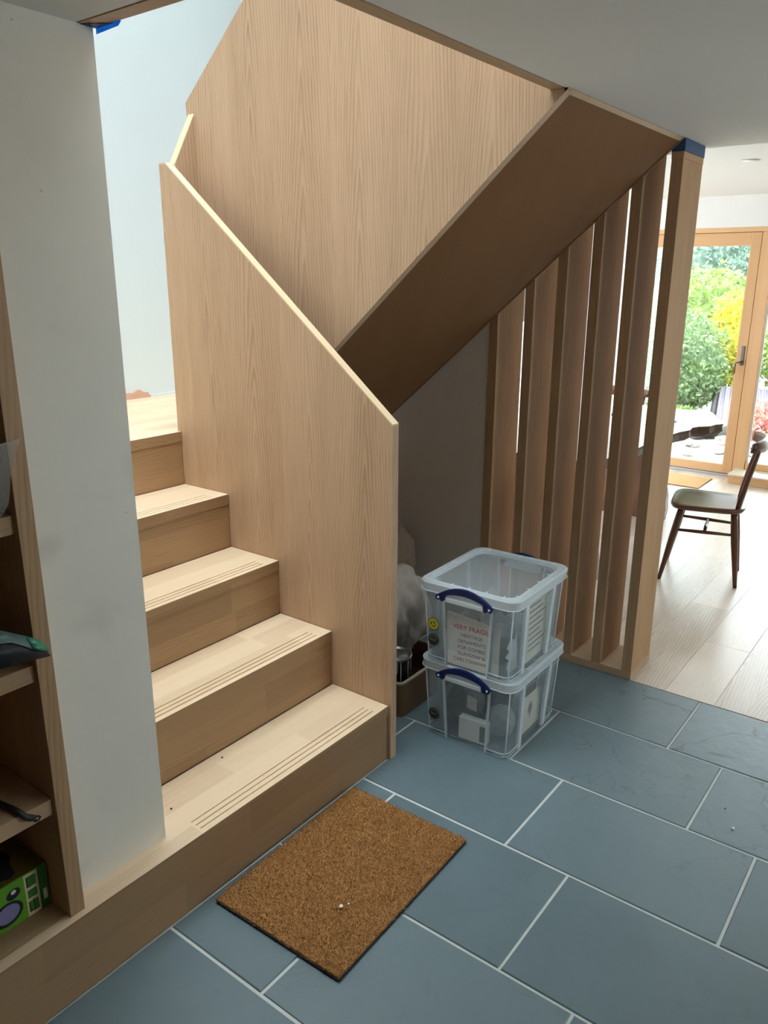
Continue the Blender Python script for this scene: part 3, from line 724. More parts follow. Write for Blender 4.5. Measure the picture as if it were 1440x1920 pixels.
sheet('packet_underside', [[(-1.40, 0.052, S2+0.083), (-1.32, -0.003, S2+0.101), (-1.247, -0.026, S2+0.090), (-1.205, -0.024, S2+0.058), (-1.176, -0.020, S2+0.043)],
                      [(-1.39, 0.03, S2+0.04), (-1.32, -0.01, S2+0.045), (-1.252, -0.020, S2+0.042), (-1.21, -0.018, S2+0.036), (-1.168, -0.016, S2+0.029)]], 'black', pk, PB, 0.003, label='black underside of the packet flap')
sheet('packet_tip', [[(-1.207, -0.0075, S2+0.085), (-1.190, -0.008, S2+0.073), (-1.180, -0.0085, S2+0.065)], [(-1.207, -0.0285, S2+0.064), (-1.190, -0.0275, S2+0.054), (-1.174, -0.0245, S2+0.048)]], 'green_plastic', pk, PB, 0.002, label='bright green tip of the packet')
# clear bag on the fourth shelf
S3 = 1.164
CB = (-1.27, 0.06, S3)
cb = thing('clear_bag', 'clear polythene bag bulging over the front of the fourth bookcase shelf', 'bag', CB)
grid = []
for r in range(9):
    f = r/8; z = S3 + 0.145 - 0.135*f + 0.004
    xr = -1.161 - 0.036*f - 0.012*math.sin(f*3.0) - (0.02*max(0, f-0.85)/0.15)
    row = []
    for c in range(9):
        g = c/8; x = xr - 0.24*g
        row.append((x, 0.004 - 0.016*math.sin(g*math.pi*0.9) * math.sin(f*2.6+.3) + 0.006*mnoise.noise(Vector((x*30, z*24, 2))), z + 0.008*mnoise.noise(Vector((x*20, 1, z*10))) - 0.012*g*(1-f)))
    grid.append(row)
sheet('bag_front', grid, 'bag_plastic', cb, CB, 0.0008)
b = bm_new(); lumpy(b, (-1.305, 0.11, S3 + 0.06), (0.09, 0.07, 0.06), 3, 0.3, 2.3, 6, flat=-0.0585); obj('bag_contents', b, 'charcoal', cb, CB)

# ================================================================ doormat and crumbs
MB = (-0.505, -0.235, 0.0)
dm = thing('doormat', 'brown coir doormat with black backing lying on the slate before the bottom step', 'doormat', MB, R(1.2))
mw, mh = 0.60, 0.425
b = bm_new(); add_rings(b, [rrect(mw, mh, 0.006, 0.0012, 2), rrect(mw + 0.002, mh + 0.002, 0.006, 0.007, 2)]); obj('backing', b, 'rubber', dm, label='black rubber backing showing along the edges')
verts, faces = [], []
rg = random.Random(3)
b = bm_new(); add_rings(b, [rrect(mw - 0.004, mh - 0.004, 0.006, 0.007, 2), rrect(mw - 0.006, mh - 0.006, 0.006, 0.0125, 2)]); obj('coir_base', b, 'coir', dm)
for i in range(52000):
    x = rg.uniform(-mw/2, mw/2); y = rg.uniform(-mh/2, mh/2); z0 = 0.010; h = rg.uniform(0.004, 0.0115)
    a = rg.uniform(0, 6.283); w = rg.uniform(0.0007, 0.0015); lx, ly = rg.gauss(0, 0.0045), rg.gauss(0, 0.0045)
    dx, dy = math.cos(a)*w, math.sin(a)*w; k = len(verts)
    verts += [(x-dx, y-dy, z0), (x+dx, y+dy, z0), (x+lx, y+ly, z0+h)]; faces.append((k, k+1, k+2))
me = bpy.data.meshes.new('coir_pile'); me.from_pydata(verts, [], faces); me.materials.append(M['coir'])
o = bpy.data.objects.new('coir_pile', me); C.objects.link(o); o.parent = dm; o['kind'] = 'stuff'
def crumb(x, y, z, s, label, mat='crumb'):
    b = bm_new(); lumpy(b, (0, 0, s*0.5), (s, s*0.8, s*0.6), 2, 0.4, 2.0, int(x*100) % 9, flat=-s*0.5)
    o = obj('paint_flake' if mat == 'crumb' else 'dirt_speck', b, mat); o.location = (x, y, z)
    tag(o, label, 'debris')
crumb(-0.632, -0.318, 0.0175, 0.0062, 'larger white flake on the coir doormat')
crumb(-0.612, -0.327, 0.0175, 0.0030, 'tiny white flake on the coir doormat beside a bigger flake')
crumb(0.345, -1.055, 0.0005, 0.0055, 'small white flake on the bare slate floor near the dining room')

crumb(-0.552, 0.218, RISE + 0.0005, 0.0034, 'black speck on the bottom tread close to the second riser', 'black')
crumb(-0.800, 0.146, RISE + 0.0005, 0.0034, 'black speck on the bottom tread beside the white wall end', 'black')
crumb(0.432, -1.010, 0.0005, 0.0028, 'tiny black speck on the riven slate near the floorboards', 'black')

# ================================================================ storage boxes
def storage_box(name, label, loc, rz):
    t = thing(name, label, 'storage box', loc, rz, 'clear storage boxes under the stairs')
    H = 0.305; L0, W0, L1, W1 = 0.375, 0.315, 0.400, 0.342
    b = bm_new(); zt = H - 0.030
    outer = [rrect(L0 + (L1-L0)*f, W0 + (W1-W0)*f, 0.028, 0.003 + (zt-0.003)*f) for f in (0, 0.03, 0.5, 1)]
    outer[0] = rrect(L0 - 0.012, W0 - 0.012, 0.024, 0.003)
    inner = [[(x*(1 - 0.0035/0.2), y*(1 - 0.0035/0.17), z if z > 0.01 else z + 0.003) for x, y, z in r] for r in outer[::-1]]
    add_rings(b, outer + inner, True, True, smooth=False); obj('tub', b, 'clear_plastic', t)
    # corner columns standing proud of the recessed middle of every side
    for sx in (-1, 1):
        for sy in (-1, 1):
            b = bm_new()
            for f0, f1, z0, z1 in ((0.0, 1.0, 0.0, zt),):
                def ring(f, z, g):
                    lx, ly = (L0 + (L1-L0)*f)/2 + g, (W0 + (W1-W0)*f)/2 + g
                    ax, ay = 0.100, 0.082; th = 0.0035; pts = []
                    r = 0.03
                    pts.append((lx - ax - (0.0), ly)); 
                    for k in range(6):
                        a = R(90 - 90*k/5); pts.append((lx - r + r*math.cos(a), ly - r + r*math.sin(a)))
                    pts.append((lx, ly - ay)); pts.append((lx - th - 0.006, ly - ay))
                    for k in range(6):
                        a = R(90*k/5); q = r - th; pts.append((lx - r + q*math.cos(a), ly - r + q*math.sin(a)))
                    pts.append((lx - ax, ly - th - 0.006))
                    return [(sx*px, sy*py, z) for px, py in pts]
                add_rings(b, [ring(0, 0.0, 0.004), ring(0.03, 0.012, 0.0075), ring(1, zt, 0.0075)])
            obj('corner_column', b, 'clear_plastic', t)
            # thick moulded edges of the column
            b = bm_new()
            lx0, ly0, lx1, ly1 = L0/2 + 0.0085, W0/2 + 0.0085, L1/2 + 0.0085, W1/2 + 0.0085
            add_rings(b, [[(sx*(x + dx), sy*(y + dy), z) for dx, dy in ((0, 0), (-0.010, 0), (-0.010, -0.006), (0, -0.006))] for x, y, z in ((lx0, ly0 - 0.082, 0.0), (lx1, ly1 - 0.082, zt))])
            add_rings(b, [[(sx*(x + dx), sy*(y + dy), z) for dx, dy in ((0, 0), (-0.024, 0), (-0.024, -0.010), (0, -0.010))] for x, y, z in ((lx0 - 0.088, ly0, 0.0), (lx1 - 0.088, ly1, zt))])
            obj('moulded_rib', b, 'rib_plastic', t)
            b = bm_new()
            add_tube(b, [(sx*(L0/2 - 0.0015), sy*(W0/2 - 0.0015), 0.006), (sx*(L1/2 - 0.0015), sy*(W1/2 - 0.0015), zt)], 0.0026, 6)
            for f, zz, g in ((0.0, 0.003, 0.004), (0.06, 0.020, 0.0072)):
                add_tube(b, ring(f, zz, g)[:8], 0.0019, 5)
            obj('corner_edge', b, 'rib_plastic', t)
    # lid: skirt, flat rim, recessed top
    b = bm_new(); LL, LW = 0.435, 0.380; r = 0.045
    add_rings(b, [rrect(LL - .002, LW - .002, r, H - 0.034), rrect(LL + .001, LW + .001, r, H - 0.006), rrect(LL - 0.010, LW - 0.010, r - .004, H),
                  rrect(LL - 0.050, LW - 0.050, r - .016, H), rrect(LL - 0.056, LW - 0.056, r - .018, H - 0.012),
                  rrect(LL - 0.060, LW - 0.060, r - .02, H - 0.012), rrect(LL - 0.054, LW - 0.054, r - .016, H - 0.003),
                  rrect(LL - 0.012, LW - 0.012, r - .004, H - 0.003), rrect(LL - 0.006, LW - 0.006, r - .002, H - 0.034)], close=True)
    obj('lid_rim', b, 'lid_plastic', t)
    b = bm_new()
    for zz, g in ((H - 0.033, 0.002), (H - 0.004, 0.0), (H - 0.0005, -0.046), (H - 0.012, -0.058)):
        ring = rrect(LL + g, LW + g, r, zz, 5); n_ = len(ring)
        secs = []
        for q in range(n_):
            p0 = Vector(ring[q]); nrm = Vector((p0.x/(LL*LL), p0.y/(LW*LW), 0)).normalized()
            secs.append([p0 + nrm*0.0016*math.cos(a) + Vector((0, 0, 0.0016*math.sin(a))) for a in (0, 1.571, 3.1416, 4.712)])
        add_rings(b, secs, close=True)
    obj('rim_edge_glint', b, 'rib_plastic', t, kind='stuff')  # whitish tubes paint the light gathered along the lid edges
    b = bm_new(); add_rings(b, [rrect(LL - 0.058, LW - 0.058, r - .019, H - 0.0145), rrect(LL - 0.058, LW - 0.058, r - .019, H - 0.0118)]); obj('lid_top', b, 'lid_top', t)
    b = bm_new()
    for s in (-1, 1):
        for q in range(5):
            xq = -0.16 + q*0.08; add_box(b, xq - .002, xq + .002, s*(LW/2 - 0.022) - .010, s*(LW/2 - 0.022) + .010, H, H + 0.0018)
            yq = -0.13 + q*0.065; add_box(b, s*(LL/2 - 0.022) - .010, s*(LL/2 - 0.022) + .010, yq - .002, yq + .002, H, H + 0.0018)
    obj('rim_rib', b, 'rib_plastic', t, kind='stuff')
    for s in (-1, 1):
        # clip handle: arched bar with two pivots
        b = bm_new(); x0 = s*(LL/2 + 0.001); x1 = s*(LL/2 + 0.012); n = 14
        up = []; lo = []
        for k in range(n + 1):
            f = -1 + 2*k/n; up.append((f*0.103, H - 0.033 + 0.038*(1 - f*f)))
        for k in range(n + 1):
            f = 1 - 2*k/n; lo.append((f*0.072, H - 0.030 + 0.0125*(1 - f*f)))
        poly = [(-0.110, H - 0.040)] + up + [(0.110, H - 0.040), (0.103, H - 0.052), (0.090, H - 0.049), (0.084, H - 0.056), (0.076, H - 0.050)] + lo + [(-0.076, H - 0.050), (-0.084, H - 0.056), (-0.090, H - 0.049), (-0.103, H - 0.052)]
        add_prism(b, poly, 'x', min(x0, x1), max(x0, x1)); hd = obj('clip_handle', b, 'blue_plastic', t, label='navy blue clip handle')
        for q in (-1, 1):
            b = bm_new(); add_prism(b, [(q*0.097 + 0.0042*math.cos(a), H - 0.041 + 0.0042*math.sin(a)) for a in [2*math.pi*k/12 for k in range(12)]], 'x', min(x0, x1 + s*.0015), max(x0, x1 + s*.0015)); obj('rivet', b, 'white_plastic', hd)
        b = bm_new(); add_box(b, *sorted((s*(LL/2 - .016), s*(LL/2 + 0.010))), -0.072, 0.072, H - 0.055, H - 0.037, bev=0.004); obj('grip_lip', b, 'rib_plastic', t)
    return t
def roundel(t, y, z, mats, marks_, name, label):
    x = -0.2065 + 0.0 
    b = bm_new(); add_prism(b, [(y + 0.0225*math.cos(a), z + 0.0225*math.sin(a)) for a in [2*math.pi*k/28 for k in range(28)]], 'x', x - 0.0008, x); s = obj(name, b, mats[0], t, label=label)
    b = bm_new(); n = 28
    if mats[0] == 'black':
        add_rings(b, [[(x - 0.0012, y + 0.0198*math.cos(2*math.pi*k/n), z + 0.0198*math.sin(2*math.pi*k/n)) for k in range(n)], [(x - 0.0012, y + 0.0190*math.cos(2*math.pi*k/n), z + 0.0190*math.sin(2*math.pi*k/n)) for k in range(n)]], False, False)
        for k in range(11):
            a = R(20 + k*14); add_prism(b, [(y + 0.0150*math.cos(a) + 0.0011*c, z + 0.0150*math.sin(a) + 0.0011*d) for c, d in ((-1,-1),(1,-1),(1,1),(-1,1))], 'x', x - 0.0013, x - 0.0008)
        obj('ring_print', b, 'gold', s)
        mwt = Matrix.Translation((x - 0.0014, y, z - 0.004)) @ Matrix.Rotation(R(-90), 4, 'Z') @ Matrix.Rotation(R(90), 4, 'X')
        text_mesh('label_text', marks_, 0.0135 if len(marks_) < 4 else 0.0110, 'gold', s, mwt, bold=0.0002)
    else:
        add_prism(b, [(y + 0.0203*math.cos(a), z + 0.0203*math.sin(a)) for a in [2*math.pi*k/28 for k in range(28)]], 'x', x - 0.0012, x - 0.0008); obj('yellow_disc', b, 'yellow', s)
        b = bm_new()
        for k in range(3):      # three chasing arrows
            m3 = Matrix.Rotation(R(120*k), 3, 'X')
            for tri in ([(-0.0062, -0.0095), (0.0030, -0.0095), (0.0030, -0.0062), (-0.0062, -0.0062)], [(0.0028, -0.0125), (0.0092, -0.0078), (0.0028, -0.0032)]):
                pts = [m3 @ Vector((0, c, d)) for c, d in tri]
                add_prism(b, [(y - p.y, z + p.z) for p in pts], 'x', x - 0.0016, x - 0.0011)
        obj('recycling_mark', b, 'ink_grey', s)
lowb = storage_box('storage_box', 'lower clear plastic storage box with blue clip handle, standing on the slate floor', (0.428, -0.165, 0.0), R(1.0))
upb = storage_box('storage_box', 'upper clear plastic storage box with blue clip handle, holding the fragile notice', (0.404, -0.170, 0.3075), R(1.6))
roundel(upb, 0.128, 0.148, ('ink_grey',), '', 'recycling_sticker', 'round yellow recycling sticker')
roundel(upb, 0.126, 0.088, ('black',), 'RUL', 'round_sticker', 'round black printed sticker')
roundel(lowb, 0.126, 0.090, ('black',), 'REUL', 'round_sticker', 'round black printed sticker')
# contents of the upper box
Zu, Zl = 0.3075, 0.0
def placed(name, bm, mat, loc, rz, label, cat, group=None):
    o = obj(name, bm, mat); o.location = loc; o.rotation_euler = (0, 0, rz); return tag(o, label, cat, group)
ub = Vector((0.404, -0.170, 0.3075)); ur = R(1.6)
def inbox(b, l, rz): return (b[0] + l[0]*math.cos(rz) - l[1]*math.sin(rz), b[1] + l[0]*math.sin(rz) + l[1]*math.cos(rz), b[2] + l[2])
fs_ = thing('notice_sheet', 'white printed notice reading very fragile inside the upper box front', 'notice', inbox(ub, (-0.186, -0.012, 0.008), ur), ur)
b = bm_new(); add_box(b, -0.0006, 0.0006, -0.108, 0.098, 0.0, 0.195)
for v in b.verts:
    if v.co.z > 0.1 and v.co.y < 0: v.co.z -= 0.018
obj('sheet', b, 'paper', fs_)
def onsheet(name, body, size, mat, y, z, **k):
    mwt = Matrix.Translation((-0.0009, y, z)) @ Matrix.Rotation(R(-2.0), 4, 'X') @ Matrix.Rotation(R(-90), 4, 'Z') @ Matrix.Rotation(R(90), 4, 'X')
    text_mesh(name, body, size, mat, fs_, mwt, **k)
onsheet('red_lettering', 'VERY FRAGILE', 0.0245, 'ink_red', -0.004, 0.140, bold=0.0003)
for q, w in enumerate(('HERITAGE', 'ORNAMENTS', 'FOR COMBIE', 'GLASGOW &', 'CARLTONWARE')):
    onsheet('grey_lettering', w, 0.0185, 'ink_grey', -0.002, 0.114 - q*0.0232)
# side sheet with faint handwriting, and a creased sheet near the corner
sd = thing('side_sheet', 'lined page tinted for yellowish light standing behind the long side of the upper box', 'paper', inbox(ub, (0.03, -0.150, 0.010), ur), ur)
b = bm_new(); add_box(b, -0.085, 0.115, -0.0006, 0.0006, 0.0, 0.235)
obj('page', b, 'paper_cream', sd)  # cream colour stands in for yellowish light on the page
b = bm_new()
for q in range(9):
    add_box(b, -0.06, 0.03 + 0.05*((q*37) % 5)/5, -0.0010, -0.0007, 0.205 - q*0.021, 0.209 - q*0.021)
obj('written_line', b, 'ink_grey', sd, kind='stuff')
cp = [(-0.175, 0.185), (-0.138, 0.225), (-0.105, 0.20), (-0.09, 0.24), (-0.075, 0.012), (-0.15, 0.012), (-0.168, 0.06), (-0.15, 0.10), (-0.182, 0.128), (-0.150, 0.150)]
b = bm_new(); add_prism(b, [(p[0]*0.85, p[1]*0.6) for p in cp], 'y', -0.0006, 0.0006)
placed('torn_sheet', b, 'paper', inbox(ub, (-0.03, -0.142, 0.010), ur), ur, 'white torn paper with ragged points at the near corner of the upper box', 'paper')
def bundle(seed, s, mat, base, l, rz, label, name='wrapped_ornament'):
    b = bm_new(); lumpy(b, (0, 0, s[2]*0.93), s, 4, 0.22, 1.7, seed, flat=-s[2]*0.93, ridge=0.10)
    return placed(name, b, mat, inbox(base, l, rz), rz + seed, label, 'ornament', 'wrapped ornaments in the boxes')
bundle(1, (0.062, 0.058, 0.085), 'grey_wrap', ub, (-0.085, -0.06, 0.009), ur, 'grey wrapped bundle at the near corner inside the upper box')
bundle(2, (0.055, 0.05, 0.09), 'white_wrap', ub, (0.10, 0.065, 0.009), ur, 'tall pale wrapped bundle at the far corner inside the upper box')
bundle(3, (0.058, 0.055, 0.07), 'grey_wrap', ub, (-0.085, 0.078, 0.009), ur, 'low grey wrapped bundle behind the stickers of the upper box')
bundle(4, (0.052, 0.05, 0.065), 'white_wrap', ub, (0.07, -0.06, 0.009), ur, 'pale wrapped bundle behind the lined page in the upper box')
lb = Vector((0.428, -0.165, 0.0)); lr_ = R(1.0)
bundle(5, (0.062, 0.058, 0.085), 'grey_wrap', lb, (-0.06, 0.075, 0.009), lr_, 'large grey wrapped bundle behind the sticker of the lower box')
bundle(6, (0.06, 0.055, 0.09), 'grey_wrap', lb, (0.08, 0.02, 0.009), lr_, 'tall grey wrapped bundle in the middle of the lower box')
bundle(7, (0.05, 0.05, 0.055), 'white_wrap', lb, (-0.06, -0.07, 0.009), lr_, 'pale wrapped bundle at the near corner inside the lower box')
cd = thing('white_card', 'small white card carton lying behind the front of the lower box', 'carton', inbox(lb, (-0.158, -0.01, 0.009), lr_), lr_ + R(3))
b = bm_new(); add_box(b, -0.015, 0.015, -0.060, 0.050, 0.0, 0.085, bev=0.001); obj('carton_body', b, 'paper', cd)
b = bm_new(); add_box(b, -0.0158, -0.0150, -0.057, -0.034, 0.010, 0.072); obj('printed_figure', b, 'grey_wrap', cd)
lc = thing('leaf_card', 'cream card with a dark leaf emblem behind the long side of the lower box', 'card', inbox(lb, (0.015, -0.1425, 0.012), lr_), lr_)
b = bm_new(); add_box(b, -0.05, 0.09, -0.0008, 0.0008, 0, 0.145); obj('card', b, 'paper_cream', lc)
b = bm_new(); n = 22
add_prism(b, [(0.01 + (0.026 if k % 2 == 0 else 0.014)*math.cos(2*math.pi*k/n)*0.85, 0.085 + (0.028 if k % 2 == 0 else 0.015)*math.sin(2*math.pi*k/n)) for k in range(n)], 'y', -0.0014, -0.0008)
add_box(b, 0.0075, 0.0125, -0.0013, -0.0008, 0.045, 0.075); obj('leaf_emblem', b, 'grey_wrap', lc)
b = bm_new(); add_box(b, -0.022, 0.022, -0.0006, 0.0006, 0, 0.05)
placed('white_tag', b, 'paper', inbox(lb, (-0.155, 0.0, 0.125), lr_), lr_ + R(80), 'small folded white tag standing above the carton in the lower box', 'tag')

# ================================================================ clutter under the stairs
CT = (0.40, 0.28, 0.0)
cr = thing('cardboard_tray', 'brown open cardboard tray on the slate behind the balustrade panel', 'tray', CT, 0)
b = bm_new(); x0, x1, y0, y1, h = 0.238, 0.60, 0.118, 0.43, 0.140
outer = [rrect(x1-x0, y1-y0, 0.02, z, 3, (x0+x1)/2, (y0+y1)/2) for z in (0.002, h)]
inner = [rrect(x1-x0-0.012, y1-y0-0.012, 0.016, z, 3, (x0+x1)/2, (y0+y1)/2) for z in (h, 0.012)]
add_rings(b, outer + inner); obj('tray_body', b, 'cardboard', cr, CT)
b = bm_new(); add_rings(b, [rrect(x1-x0+.006, y1-y0+.006, 0.022, h - 0.004, 3, (x0+x1)/2, (y0+y1)/2), rrect(x1-x0+.006, y1-y0+.006, 0.022, h + 0.003, 3, (x0+x1)/2, (y0+y1)/2),
                            rrect(x1-x0-.018, y1-y0-.018, 0.014, h + 0.003, 3, (x0+x1)/2, (y0+y1)/2), rrect(x1-x0-.018, y1-y0-.018, 0.014, h - 0.004, 3, (x0+x1)/2, (y0+y1)/2)], close=True); obj('tray_rim', b, 'card_rim', cr, CT)
TN = (0.312, 0.20, 0.013)
tn = thing('paint_tin', 'black paint tin with white drips standing in the cardboard tray', 'tin', TN)
b = bm_new(); add_lathe(b, [(0.056, 0.0), (0.060, 0.004), (0.060, 0.195), (0.0615, 0.198)], 28); obj('tin_body', b, 'tin_black', tn)
b = bm_new(); add_lathe(b, [(0.0615, 0.196), (0.064, 0.200), (0.064, 0.206), (0.058, 0.206), (0.056, 0.199), (0.045, 0.199), (0.043, 0.203), (0.001, 0.203)], 28, cap0=False); obj('tin_lid', b, 'tin_metal', tn)
for a, l in ((206, 0.12), (222, 0.05), (236, 0.15), (268, 0.08), (292, 0.05)):
    b = bm_new(); q = R(a); add_tube(b, [(0.0605*math.cos(q), 0.0605*math.sin(q), 0.204), (0.0605*math.cos(q), 0.0605*math.sin(q), 0.20 - l*0.6), (0.0605*math.cos(q), 0.0605*math.sin(q), 0.20 - l)], [0.0018, 0.0013, 0.0020], 6); obj('paint_drip', b, 'drip', tn)
b = bm_new(); lumpy(b, (0, 0, 0.15), (0.15, 0.13, 0.17), 5, 0.25, 2.2, 11, flat=-0.149, ridge=0.13, stretch=0.4, fine=0.22)
placed('dust_sheet', b, 'dust_sheet', (0.475, 0.335, 0.16), 0.4, 'crumpled grey dust sheet heaped behind the paint tin', 'dust sheet')
b = bm_new(); lumpy(b, (0, 0, 0), (0.042, 0.034, 0.055), 4, 0.3, 2.2, 21, ridge=0.2)
placed('plastic_rag', b, 'white_wrap', (0.286, 0.235, 0.268), 0.4, 'small white crumpled plastic lying on the tin lid', 'rag')
b = bm_new(); lumpy(b, (0, 0, 0.26), (0.17, 0.17, 0.27), 5, 0.25, 1.5, 4, flat=-0.258, ridge=0.12, stretch=0.5, fine=0.1)
placed('canvas_bag', b, 'brown_cloth', (0.85, 0.72, 0.002), 0.2, 'brown canvas bag slumped against the wall in the under-stair gloom', 'bag')
b = bm_new(); lumpy(b, (0, 0, 0.16), (0.16, 0.14, 0.17), 4, 0.25, 1.6, 8, flat=-0.158, ridge=0.1)
placed('dark_holdall', b, 'charcoal', (0.40, 0.72, 0.002), 0.7, 'dark holdall on the floor behind the dust sheet', 'bag')

# ================================================================ dining room
# garden door and fixed glazing
XF = 5.03
dr = thing('door_1', 'glazed', 'door'); del dr['label']; del dr['category']; dr['kind'] = 'structure'
dy0, dy1, gy0, gy1, gz0, gz1 = 0.150, 1.155, 0.228, 1.075, 0.095, 1.860
def fbox(name, m, parent, *a, bev=0.003): 
    b = bm_new(); add_box(b, *a, bev=bev); return obj(name, b, m, parent)
fbox('door_stile', 'pine', dr, XF, XF+0.07, dy0, gy0, 0.022, 1.957)
fbox('door_stile', 'pine', dr, XF, XF+0.07, gy1, dy1, 0.022, 1.957)
fbox('door_rail', 'pine_h', dr, XF, XF+0.07, gy0, gy1, gz1, 1.957)
fbox('door_rail', 'pine_h', dr, XF, XF+0.07, gy0, gy1, 0.022, gz0)
b = bm_new(); add_box(b, XF+0.03, XF+0.04, gy0 - 0.005, gy1 + 0.005, gz0 - 0.005, gz1 + 0.005); obj('pane', b, 'glass', dr)
b = bm_new(); add_box(b, XF - 0.008, XF, 0.166, 0.192, 0.93, 1.085, bev=0.003)
hp = obj('handle_plate', b, 'metal', dr)
b = bm_new(); add_tube(b, [(XF - 0.006, 0.179, 0.962), (XF - 0.045, 0.179, 0.962), (XF - 0.052, 0.186, 0.958), (XF - 0.052, 0.208, 0.955), (XF - 0.052, 0.215, 0.945), (XF - 0.052, 0.214, 0.865)], [0.008, 0.008, 0.008, 0.0075, 0.007, 0.006], 8); obj('lever', b, 'metal', hp)
wf = bpy.data.objects.new('trim_5', None); C.objects.link(wf); wf['kind'] = 'structure'
fbox('head_frame', 'pine_h', wf, XF-0.004, XF+0.075, -1.7, 1.215, 1.960, 1.997)
fbox('post', 'pine', wf, XF-0.004, XF+0.075, 0.052, 0.146, 0.022, 1.960)
fbox('post', 'pine', wf, XF-0.004, XF+0.075, 1.158, 1.215, 0.022, 1.960)
fbox('gasket', 'dark_gap', wf, XF+0.02, XF+0.05, 0.146, 0.150, 0.022, 1.957, bev=0)
fbox('gasket', 'dark_gap', wf, XF+0.02, XF+0.05, 0.150, 1.155, 1.957, 1.960, bev=0)
fbox('threshold', 'aluminium', wf, XF-0.025, XF+0.09, 0.146, 1.215, 0.0, 0.020)
w4 = bpy.data.objects.new('window_4', None); C.objects.link(w4); w4['kind'] = 'structure'
fbox('frame', 'pine_h', w4, XF, XF+0.07, -1.7, 0.048, 0.022, 0.135)
fbox('frame', 'pine', w4, XF, XF+0.07, -1.7, -1.62, 0.135, 1.957)
for a, c in ((-1.62, 0.046),):
    b = bm_new(); add_box(b, XF+0.03, XF+0.04, a, c, 0.13, 1.958); obj('pane', b, 'glass', w4)
fbox('gasket', 'white_plastic', w4, XF+0.022, XF+0.03, 0.036, 0.050, 0.135, 1.957, bev=0)
fbox('sill_step', 'pine_h', w4, 4.785, XF-0.001, -1.7, 0.112, 0.0, 0.066)
fbox('sill_top', 'step_top', w4, 4.775, XF-0.001, -1.7, 0.118, 0.066, 0.080)
# downlight
b = bm_new(); add_lathe(b, [(0.052, KCEIL - 0.004), (0.052, KCEIL - 0.001), ], 24, (3.056, -0.186))
d = obj('recessed_downlight', b, 'downlight', None, (3.056, -0.186, KCEIL)); tag(d, 'round recessed downlight in the white dining room ceiling', 'light')
b = bm_new(); add_lathe(b, [(0.040, KCEIL - 0.0055), (0.040, KCEIL - 0.0035)], 24, (3.056, -0.186)); obj('lens', b, 'white_plastic', d, (3.056, -0.186, KCEIL))
# mat at the garden door
b = bm_new(); add_box(b, 4.44, 4.83, 0.245, 0.90, 0.0, 0.009, bev=0.002)
o = obj('door_mat', b, 'mat_dining', None, (4.63, 0.57, 0.0)); tag(o, 'flat tan mat on the wooden floor inside the garden door', 'doormat')
b = bm_new()
add_box(b, 4.437, 4.833, 0.242, 0.903, 0.0002, 0.0035); obj('mat_edge', b, 'bark', o, (4.63, 0.57, 0.0))

# live-edge table
TT = 0.75
TBs = (2.7, 0.45, 0.0)
tb = thing('dining_table', 'live-edge slab dining table with top whitened for window glare by the garden door', 'table', TBs)
front = [(1.66, -0.02), (1.80, 0.0), (1.95, -0.018), (2.10, -0.034), (2.25, -0.030), (2.42, -0.050), (2.60, -0.048), (2.74, -0.062), (2.84, -0.092), (2.93, -0.078), (2.99, -0.098), (3.05, -0.15), (3.12, -0.158), (3.18, -0.190), (3.25, -0.175), (3.31, -0.14), (3.40, -0.09), (3.50, -0.055), (3.60, -0.005), (3.64, 0.05), (3.60, 0.16), (3.585, 0.25), (3.62, 0.45), (3.58, 0.7), (3.60, 0.9)]
back = [(3.2, 0.95), (2.6, 0.92), (2.0, 0.96), (1.66, 0.93), (1.64, 0.5), (1.67, 0.2)]
pl = front + back
b = bm_new(); cxm, cym = 2.65, 0.45
def shrink(p, f, k): 
    return (cxm + (p[0]-cxm)*f + 0.006*mnoise.noise(Vector((p[0]*9, p[1]*9, k))), cym + (p[1]-cym)*f + 0.008*mnoise.noise(Vector((p[0]*9, k, p[1]*9))))
rings = [[(*shrink(p, 0.955, 3), TT - 0.062) for p in pl], [(*shrink(p, 1.0, 2), TT - 0.045) for p in pl], [(*shrink(p, 0.99, 1), TT - 0.018) for p in pl], [(*p, TT) for p in pl]]
fs = add_rings(b, rings)
for f in b.faces:
    f.material_index = 0 if f.normal.z > 0.9 or len(f.verts) > 6 and f.calc_center_median().z > TT - 0.01 else 1
obj('slab_top', b, ['table_top', 'bark'], tb, TBs)
b = bm_new(); add_prism(b, [(0.175, 0.0), (0.165, 0.08), (0.172, 0.18), (0.20, 0.29), (0.25, 0.40), (0.285, 0.55), (0.30, 0.69), (0.80, 0.69), (0.82, 0.3), (0.83, 0.0)], 'x', 3.38, 3.45, bev=0.004); obj('slab_leg', b, 'walnut', tb, TBs)
b = bm_new(); add_prism(b, [(0.10, 0.0), (0.10, 0.10), (0.14, 0.30), (0.16, 0.69), (0.78, 0.69), (0.82, 0.2), (0.80, 0.0)], 'x', 2.02, 2.09, bev=0.004); obj('slab_leg', b, 'walnut', tb, TBs)
b = bm_new(); add_tube(b, [(2.90, 0.16, TT + 0.005), (3.06, 0.06, TT + 0.005)], 0.005, 8); o = obj('blue_pen', b, 'blue_item', None, (2.98, 0.11, TT)); tag(o, 'thin blue pen lying on the slab table', 'pen')
b = bm_new(); add_box(b, -0.10, 0.10, -0.006, 0.006, 0, 0.004); placed('steel_ruler', b, 'aluminium', (2.83, 0.09, TT + 0.0005), 0.75, 'thin grey ruler on the slab table near the pen', 'ruler')
b = bm_new(); lumpy(b, (0, 0, 0.02), (0.035, 0.025, 0.022), 3, 0.3, 2, 5, flat=-0.0195); placed('black_case', b, 'black', (2.98, 0.42, TT + 0.0005), 0.2, 'small black case on the slab table seen between the two end fins', 'case')

